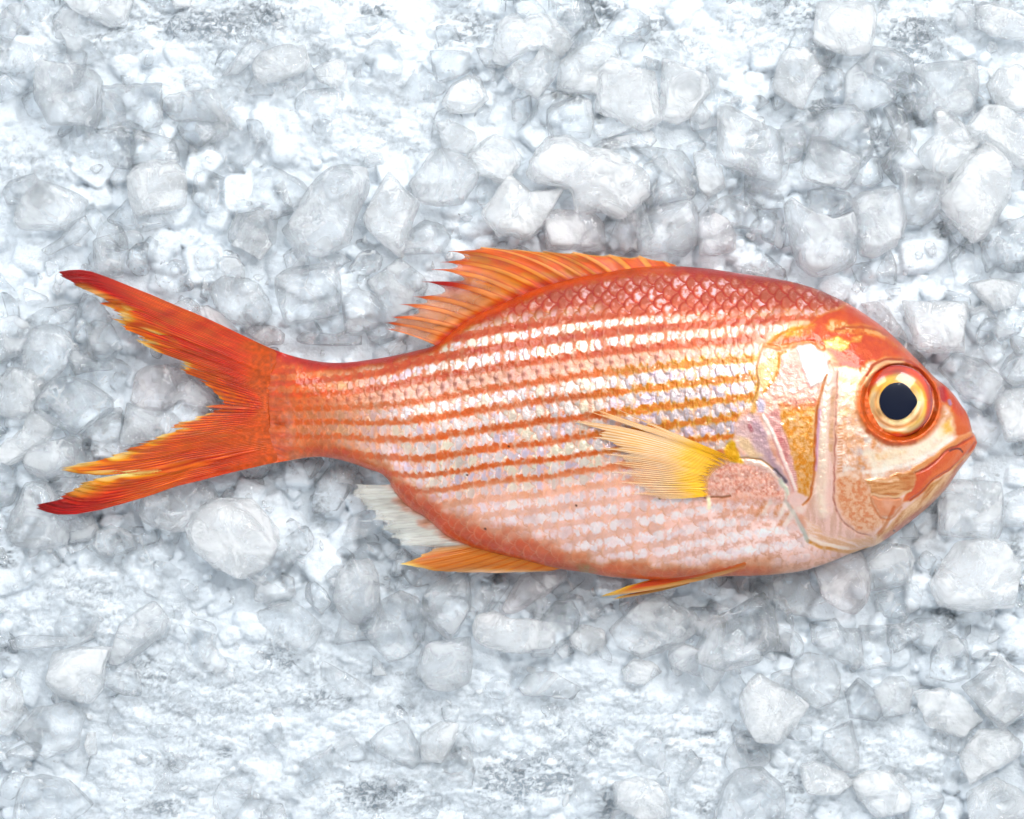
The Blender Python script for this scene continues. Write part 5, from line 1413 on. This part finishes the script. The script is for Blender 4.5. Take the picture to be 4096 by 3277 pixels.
def ice_piece(idx, tile, look, opt, label, pts):
    R = random.Random(1000 + idx)
    ox, oy, sc = TILE[tile]
    pp = np.array(pts, float) * sc + (ox, oy)
    area = abs(np.sum(pp[:, 0] * np.roll(pp[:, 1], -1) - np.roll(pp[:, 0], -1) * pp[:, 1])) / 2
    s = math.sqrt(area)
    th = min(max(0.80 * s * K, 0.005), 0.0175)
    if 'f' in opt: th *= 0.62
    zc = 0.0012 + 0.20 * th + (0.0022 if 'u' in opt else 0) + R.uniform(-0.0006, 0.0006)
    if 'd' in opt:
        zc = min(zc, 0.0098 - th / 2)
    zc_top = zc + th * 0.5
    c = pp.mean(0)
    wx_, wy_ = P(pp[:, 0], pp[:, 1], zc)
    w = np.stack([wx_, wy_], 1)
    cen = np.array(P(c[0], c[1], zc)); w = (w - cen) * 1.13
    H = hull2(w)
    planes = []
    for i in range(len(H)):
        a, b = H[i], H[(i + 1) % len(H)]
        e = b - a; ln = np.hypot(*e)
        if ln < 0.12 * s * K: continue
        n = np.array([e[1], -e[0]]) / ln
        h = n @ a
        be = R.uniform(0.05, 0.5)
        planes.append((n[0] * math.cos(be), n[1] * math.cos(be), math.sin(be), h * math.cos(be)))
        be = R.uniform(0.1, 0.5)
        planes.append((n[0] * math.cos(be), n[1] * math.cos(be), -math.sin(be), h * math.cos(be)))
    a = R.uniform(0, 6.28); t = R.uniform(0.05, 0.30)
    planes.append((math.cos(a) * math.sin(t), math.sin(a) * math.sin(t), math.cos(t), th / 2 * math.cos(t)))
    planes.append((0, 0, -1, th / 2))
    for _ in range(7):
        a = R.uniform(0, 6.28); t = R.uniform(0.40, 1.05)
        hh = np.max(H @ np.array([math.cos(a), math.sin(a)]))
        planes.append((math.cos(a) * math.sin(t), math.sin(a) * math.sin(t), math.cos(t), (hh * math.sin(t) + th / 2 * math.cos(t)) * R.uniform(0.76, 0.97)))
    pl = np.array(planes)
    d, quads = SPH[40 if s > 190 else 28]
    pw = 22 if 's' in opt else R.choice([22, 32, 44, 60])
    dot = np.clip(d @ pl[:, :3].T, 0, None) / pl[:, 3][None, :]
    r = np.power(np.sum(np.power(np.minimum(dot / np.max(dot), 1), pw), 1), -1.0 / pw) / np.max(dot)
    v = d * r[:, None]
    A = np.arctan2(v[:, 1], v[:, 0])
    ratio = np.clip(radial(w, A) / radial(H, A), 0.55, 1.05)
    rho = np.hypot(v[:, 0], v[:, 1]) / (s * K * 0.5)
    ratio = 1 + (ratio - 1) * np.clip(rho, 0, 1)
    v[:, 0] *= ratio; v[:, 1] *= ratio
    off = R.uniform(0, 50)
    nn = np.linalg.norm(v, axis=1)[:, None]
    f1 = vn3(v / (s * K * 0.42) + off); f2 = vn3(v / (s * K * 0.16) + off * 1.7); f3 = vn3(v / (s * K * 0.07) + off * 2.3)
    lump = 2.3 if 'l' in opt else 1.0
    amp = s * K * (0.034 * f1 + 0.016 * lump * f2 + 0.008 * lump * f3)
    v += v / nn * amp[:, None]
    if 'h' in opt:
        hx, hy = R.uniform(-.12, .12) * s * K, R.uniform(-.12, .12) * s * K
        rr = np.hypot((v[:, 0] - hx) / (0.30 * s * K), (v[:, 1] - hy) / (0.26 * s * K))
        v[:, 2] -= np.where(v[:, 2] > 0, th * 0.5 * np.exp(-rr ** 4), 0)
    # nothing pokes into the fish lying on it
    X, Y = v[:, 0] + cen[0], v[:, 1] + cen[1]
    px, py = unP(X, Y, Z0)
    zw = np.minimum(v[:, 2] + zc, underside(px, py) - 0.0006)
    v[:, 2] = zw - zc
    o = mesh_obj('ice_cube', v, quads, MATS[look], None, None, (cen[0], cen[1], zc))
    tag(o, label, 'ice', 'ice cubes heaped around the fish')
    return o


for i_, pc in enumerate(PIECES):
    ice_piece(i_, *pc)

# ------------------------------------------------------------------ crushed ice bed
STEP = 6.2
BX0, BY0 = -1400, -1200
BX = np.arange(BX0, 5500, STEP); BY = np.arange(BY0, 4480, STEP)
GX, GY = np.meshgrid(BX, BY, indexing='ij')
base = 0.9 * fbm(GX / 480, GY / 420, 3, 1)
Hb = base - 2.5
rl = np.random.default_rng(21)
kpx = 1.0 / STEP
for n_ in range(7200):
    cx_, cy_ = rl.uniform(-1400, 5500), rl.uniform(-1200, 4480)
    rad = float(np.clip(rl.lognormal(3.62, 0.42), 14, 120))
    asp = rl.uniform(0.6, 1.0); an = rl.uniform(0, math.pi); ex = rl.choice([2.2, 3.0, 4.5, 6.0])
    i0, i1 = int((cx_ - rad * 1.1 - BX0) * kpx), int((cx_ + rad * 1.1 - BX0) * kpx) + 2
    j0, j1 = int((cy_ - rad * 1.1 - BY0) * kpx), int((cy_ + rad * 1.1 - BY0) * kpx) + 2
    i0, j0 = max(i0, 0), max(j0, 0)
    if i1 <= i0 or j1 <= j0: continue
    x = GX[i0:i1, j0:j1] - cx_; y = GY[i0:i1, j0:j1] - cy_
    if not x.size: continue
    uu = (x * math.cos(an) + y * math.sin(an)) / rad; vv = (-x * math.sin(an) + y * math.cos(an)) / (rad * asp)
    dd = np.abs(uu) ** ex + np.abs(vv) ** ex
    hgt = rad * K * 1000 * rl.uniform(0.5, 0.95)
    zz = rl.uniform(-3.2, -1.2) + hgt * np.clip(1 - dd, 0, 1) ** 0.5 + rl.uniform(-1, 1) * uu * 0.5 * hgt * 0.6
    Hb[i0:i1, j0:j1] = np.where(dd < 1, np.maximum(Hb[i0:i1, j0:j1], np.minimum(zz, 2.6)), Hb[i0:i1, j0:j1])
MELT = [(1100, 120, 520, 170), (900, 330, 300, 130), (1500, 500, 420, 200), (130, 700, 180, 240), (400, 120, 330, 150), (3100, 80, 260, 160), (3650, 150, 220, 170), (400, 2480, 420, 250), (800, 2850, 560, 280), (1500, 2850, 560, 300), (1250, 2550, 260, 160),
        (2350, 2900, 480, 260), (1700, 3150, 700, 220), (700, 3150, 500, 200), (2600, 3130, 420, 220), (3500, 3050, 420, 220), (3250, 2800, 200, 120), (3950, 60, 200, 120), (2750, 250, 160, 160)]
M = np.zeros_like(GX)
for (a, b, c_, d_) in MELT:
    M = np.maximum(M, np.exp(-(((GX - a) / c_) ** 2 + ((GY - b) / d_) ** 2) ** 1.6))
M = np.clip(M * 1.25 + 0.3 * fbm(GX / 70, GY / 60, 3, 2) - 0.12, 0, 0.93)
nw = fbm(GX / 22, GY / 22, 3, 4)
rid = 1 - np.abs(fbm(GX / 60 + 0.8 * nw, GY / 22 + 0.5 * nw, 4, 3))
hm_ = 0.2 + 2.4 * fbm(GX / 170, GY / 110, 4, 5) + 0.55 * rid + 0.28 * fbm(GX / 14, GY / 9, 3, 6)
Hb = Hb * (1 - M) + hm_ * M + 0.10 * fbm(GX / 13, GY / 13, 3, 7)
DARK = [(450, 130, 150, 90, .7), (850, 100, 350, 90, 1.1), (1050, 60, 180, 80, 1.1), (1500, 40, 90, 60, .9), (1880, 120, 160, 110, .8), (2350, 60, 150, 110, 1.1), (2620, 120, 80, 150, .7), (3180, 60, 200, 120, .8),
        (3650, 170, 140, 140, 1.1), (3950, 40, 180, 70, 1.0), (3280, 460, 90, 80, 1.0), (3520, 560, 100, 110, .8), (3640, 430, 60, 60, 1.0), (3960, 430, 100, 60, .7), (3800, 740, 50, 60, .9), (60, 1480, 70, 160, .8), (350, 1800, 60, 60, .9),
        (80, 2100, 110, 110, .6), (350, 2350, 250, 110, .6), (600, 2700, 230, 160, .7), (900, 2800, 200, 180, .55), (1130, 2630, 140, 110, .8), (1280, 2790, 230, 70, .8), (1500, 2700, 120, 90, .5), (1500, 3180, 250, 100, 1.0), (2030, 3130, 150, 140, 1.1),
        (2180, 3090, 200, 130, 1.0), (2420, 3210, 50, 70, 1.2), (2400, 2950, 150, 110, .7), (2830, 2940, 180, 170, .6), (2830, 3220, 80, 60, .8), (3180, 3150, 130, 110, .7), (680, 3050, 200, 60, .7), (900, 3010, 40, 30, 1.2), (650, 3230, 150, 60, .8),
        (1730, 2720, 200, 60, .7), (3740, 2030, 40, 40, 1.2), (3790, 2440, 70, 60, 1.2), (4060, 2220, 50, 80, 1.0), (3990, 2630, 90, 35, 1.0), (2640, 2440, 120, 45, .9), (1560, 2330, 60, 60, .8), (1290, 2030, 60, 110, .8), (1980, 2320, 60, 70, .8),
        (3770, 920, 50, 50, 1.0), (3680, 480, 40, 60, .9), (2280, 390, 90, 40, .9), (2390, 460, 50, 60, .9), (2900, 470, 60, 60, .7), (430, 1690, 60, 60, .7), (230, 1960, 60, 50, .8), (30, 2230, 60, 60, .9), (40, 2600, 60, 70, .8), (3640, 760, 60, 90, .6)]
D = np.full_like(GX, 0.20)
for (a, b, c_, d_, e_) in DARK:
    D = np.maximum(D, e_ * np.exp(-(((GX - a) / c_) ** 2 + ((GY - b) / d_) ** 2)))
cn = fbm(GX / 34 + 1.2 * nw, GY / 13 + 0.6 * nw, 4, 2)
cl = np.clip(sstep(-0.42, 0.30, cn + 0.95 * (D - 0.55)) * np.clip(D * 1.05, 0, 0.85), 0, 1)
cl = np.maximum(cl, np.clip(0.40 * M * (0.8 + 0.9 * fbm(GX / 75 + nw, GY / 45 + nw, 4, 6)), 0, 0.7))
cl = np.maximum(cl, (1 - M) * sstep(-1.4, -2.6, Hb) * 0.35 * np.clip(D + 0.35, 0, 1))  # low gaps between lumps show more dark tray, as painted crevice shade
us = underside(GX, GY) * 1000 - 0.8
Hb = np.minimum(Hb, us)
# melt under the thin fins stays below them
bx, by = P(GX, GY, 0.0)
bedv = np.stack([bx, by, Hb * 1e-3], 2).reshape(-1, 3)
nbx, nby = len(BX), len(BY)
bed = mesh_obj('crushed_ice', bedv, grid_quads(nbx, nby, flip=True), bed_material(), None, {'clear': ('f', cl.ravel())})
tag(bed, 'sheet of crushed and half melted ice filling the whole tray under the fish', 'crushed ice', None, 'stuff')

# ------------------------------------------------------------------ rubble of half sunk ice between the cubes (uncountable)
rc_ = np.random.default_rng(5)


def rubble(n, rmed, rmin, rmax, N, sink, mmax):
    d8, q8 = sphere_dirs(N)
    cv = []; cq = []; off_ = 0
    for n_ in range(n):
        cx_, cy_ = rc_.uniform(-350, 4450), rc_.uniform(-300, 3580)
        i0 = int((cx_ - BX0) * kpx); j0 = int((cy_ - BY0) * kpx)
        if M[i0, j0] > mmax and rc_.random() < 0.38: continue
        rp = float(np.clip(rc_.lognormal(math.log(rmed), 0.4), rmin, rmax))
        rad = rp * K
        npl = int(rc_.integers(7, 13))
        nrm = rc_.normal(size=(npl, 3)); nrm /= np.linalg.norm(nrm, axis=1)[:, None]
        hh = rc_.uniform(0.55, 1.0, npl)
        dot = np.clip(d8 @ nrm.T, 0, None) / hh[None, :]
        r = np.minimum(np.power(np.sum(np.power(dot, 28), 1) + 1e-14, -1 / 28), 1.3)
        v = d8 * r[:, None]
        v = v * (1 + 0.06 * vn3(v * 1.7 + rc_.uniform(0, 40)) + 0.04 * vn3(v * 4.5 + rc_.uniform(0, 40)))[:, None] * rad * np.array([1, rc_.uniform(.5, 1), .75])
        an_ = rc_.uniform(0, math.pi); v = np.stack([v[:, 0] * math.cos(an_) - v[:, 1] * math.sin(an_), v[:, 0] * math.sin(an_) + v[:, 1] * math.cos(an_), v[:, 2]], 1)
        z = min(Hb[i0, j0] * 1e-3 + (sink - 0.45 * M[i0, j0]) * rad, 0.0055 - 0.45 * rad)
        X, Y = P(cx_, cy_, z)
        px_, py_ = unP(v[:, 0] + X, v[:, 1] + Y, Z0)
        v[:, 2] = np.minimum(v[:, 2] + z, underside(px_, py_) - 0.0008) - z
        cv.append(v + (X, Y, z)); cq.append(q8 + off_); off_ += len(v)
    return np.vstack(cv), np.vstack(cq)


v_, q_ = rubble(1000, 58, 30, 115, 18, 0.12, 0.45)
o_ = mesh_obj('ice_rubble', v_, q_, MATS['c'])
tag(o_, 'jumble of half melted ice lumps filling the gaps between the cubes', 'ice rubble', None, 'stuff')
v_, q_ = rubble(900, 13, 6, 26, 6, 0.2, 0.5)
o_ = mesh_obj('ice_crumbs', v_, q_, MATS['w'])
tag(o_, 'fine ice crumbs scattered between the cubes and on the melt', 'ice crumbs', None, 'stuff')

# ------------------------------------------------------------------ tray under the ice
tm = tray_material()
tx, ty = 0.42, 0.38
zt_ = -0.011
tv_ = np.array([(-tx, -ty, zt_), (tx, -ty, zt_), (tx, ty, zt_), (-tx, ty, zt_), (-tx, -ty, zt_ - .004), (tx, -ty, zt_ - .004), (tx, ty, zt_ - .004), (-tx, ty, zt_ - .004)])
tray = mesh_obj('ground', tv_, np.array([(0, 1, 2, 3), (7, 6, 5, 4), (0, 4, 5, 1), (1, 5, 6, 2), (2, 6, 7, 3), (3, 7, 4, 0)]), tm)
for p_ in tray.data.polygons: p_.use_smooth = False
tag(tray, 'dark slate tray bottom showing through the melted ice', None, None, 'structure')
# ================================================================== light and camera
def area(name, loc, target, size, power, color=(1, 1, 1), size_y=None):
    l = bpy.data.lights.new(name, 'AREA'); l.energy = power; l.color = color
    l.shape = 'RECTANGLE'; l.size = size; l.size_y = size_y or size
    o = bpy.data.objects.new(name, l); COL.objects.link(o)
    o.location = loc
    from mathutils import Vector
    dv = Vector(target) - Vector(loc)
    o.rotation_euler = dv.to_track_quat('-Z', 'Y').to_euler()
    return o


area('key_softbox', (0.48, 0.62, 0.82), (0.02, 0.02, 0), 0.5, 10.5, (1.0, 0.985, 0.96))
area('top_softbox', (-0.40, 0.80, 1.05), (-0.02, 0.0, 0), 0.45, 6.0, (0.94, 0.97, 1.0))
area('side_softbox', (-0.95, -0.40, 0.75), (0, 0, 0), 0.8, 3.5, (0.92, 0.96, 1.0))
area('hard_lamp', (0.30, 0.40, 1.35), (0, 0, 0), 0.035, 6.5, (1.0, 0.99, 0.97))

world = bpy.data.worlds.new('World'); scene.world = world; world.use_nodes = True
wn = world.node_tree
bg = wn.nodes['Background']
bg.inputs['Strength'].default_value = 1.15
# a white studio all round, with a dark zenith added to cut white reflections on the fish
tcw = wn.nodes.new('ShaderNodeTexCoord'); sx = wn.nodes.new('ShaderNodeSeparateXYZ')
wn.links.new(tcw.outputs['Generated'], sx.inputs[0])
cr = wn.nodes.new('ShaderNodeValToRGB')
cr.color_ramp.elements[0].position = 0.55; cr.color_ramp.elements[0].color = (0.88, 0.94, 1.0, 1)
cr.color_ramp.elements[1].position = 0.92; cr.color_ramp.elements[1].color = (0.16, 0.17, 0.18, 1)
wn.links.new(sx.outputs['Z'], cr.inputs[0]); wn.links.new(cr.outputs[0], bg.inputs['Color'])

cam = bpy.data.cameras.new('camera'); cam.sensor_width = 36; cam.lens = 36 * HC / 0.32
cam.clip_start = 0.01; cam.clip_end = 20
co = bpy.data.objects.new('camera', cam); COL.objects.link(co)
co.location = (0, 0, HC)
scene.camera = co
scene.render.engine = 'CYCLES'
scene.cycles.use_denoising = True
try:
    scene.cycles.denoiser = 'OPENIMAGEDENOISE'
    scene.cycles.denoising_input_passes = 'RGB_ALBEDO_NORMAL'
except Exception:
    pass
scene.cycles.max_bounces = 14; scene.cycles.transmission_bounces = 9; scene.cycles.transparent_max_bounces = 14
scene.cycles.diffuse_bounces = 5; scene.cycles.glossy_bounces = 6
scene.cycles.caustics_refractive = True; scene.cycles.caustics_reflective = False
scene.cycles.volume_bounces = 6
scene.cycles.use_adaptive_sampling = True; scene.cycles.adaptive_threshold = 0.20; scene.cycles.adaptive_min_samples = 16
scene.cycles.blur_glossy = 0.5
scene.cycles.sample_clamp_indirect = 20.0
scene.view_settings.view_transform = 'Standard'
scene.view_settings.look = 'None'
scene.view_settings.exposure = -0.16; scene.view_settings.gamma = 1.0
scene.view_settings.use_curve_mapping = False
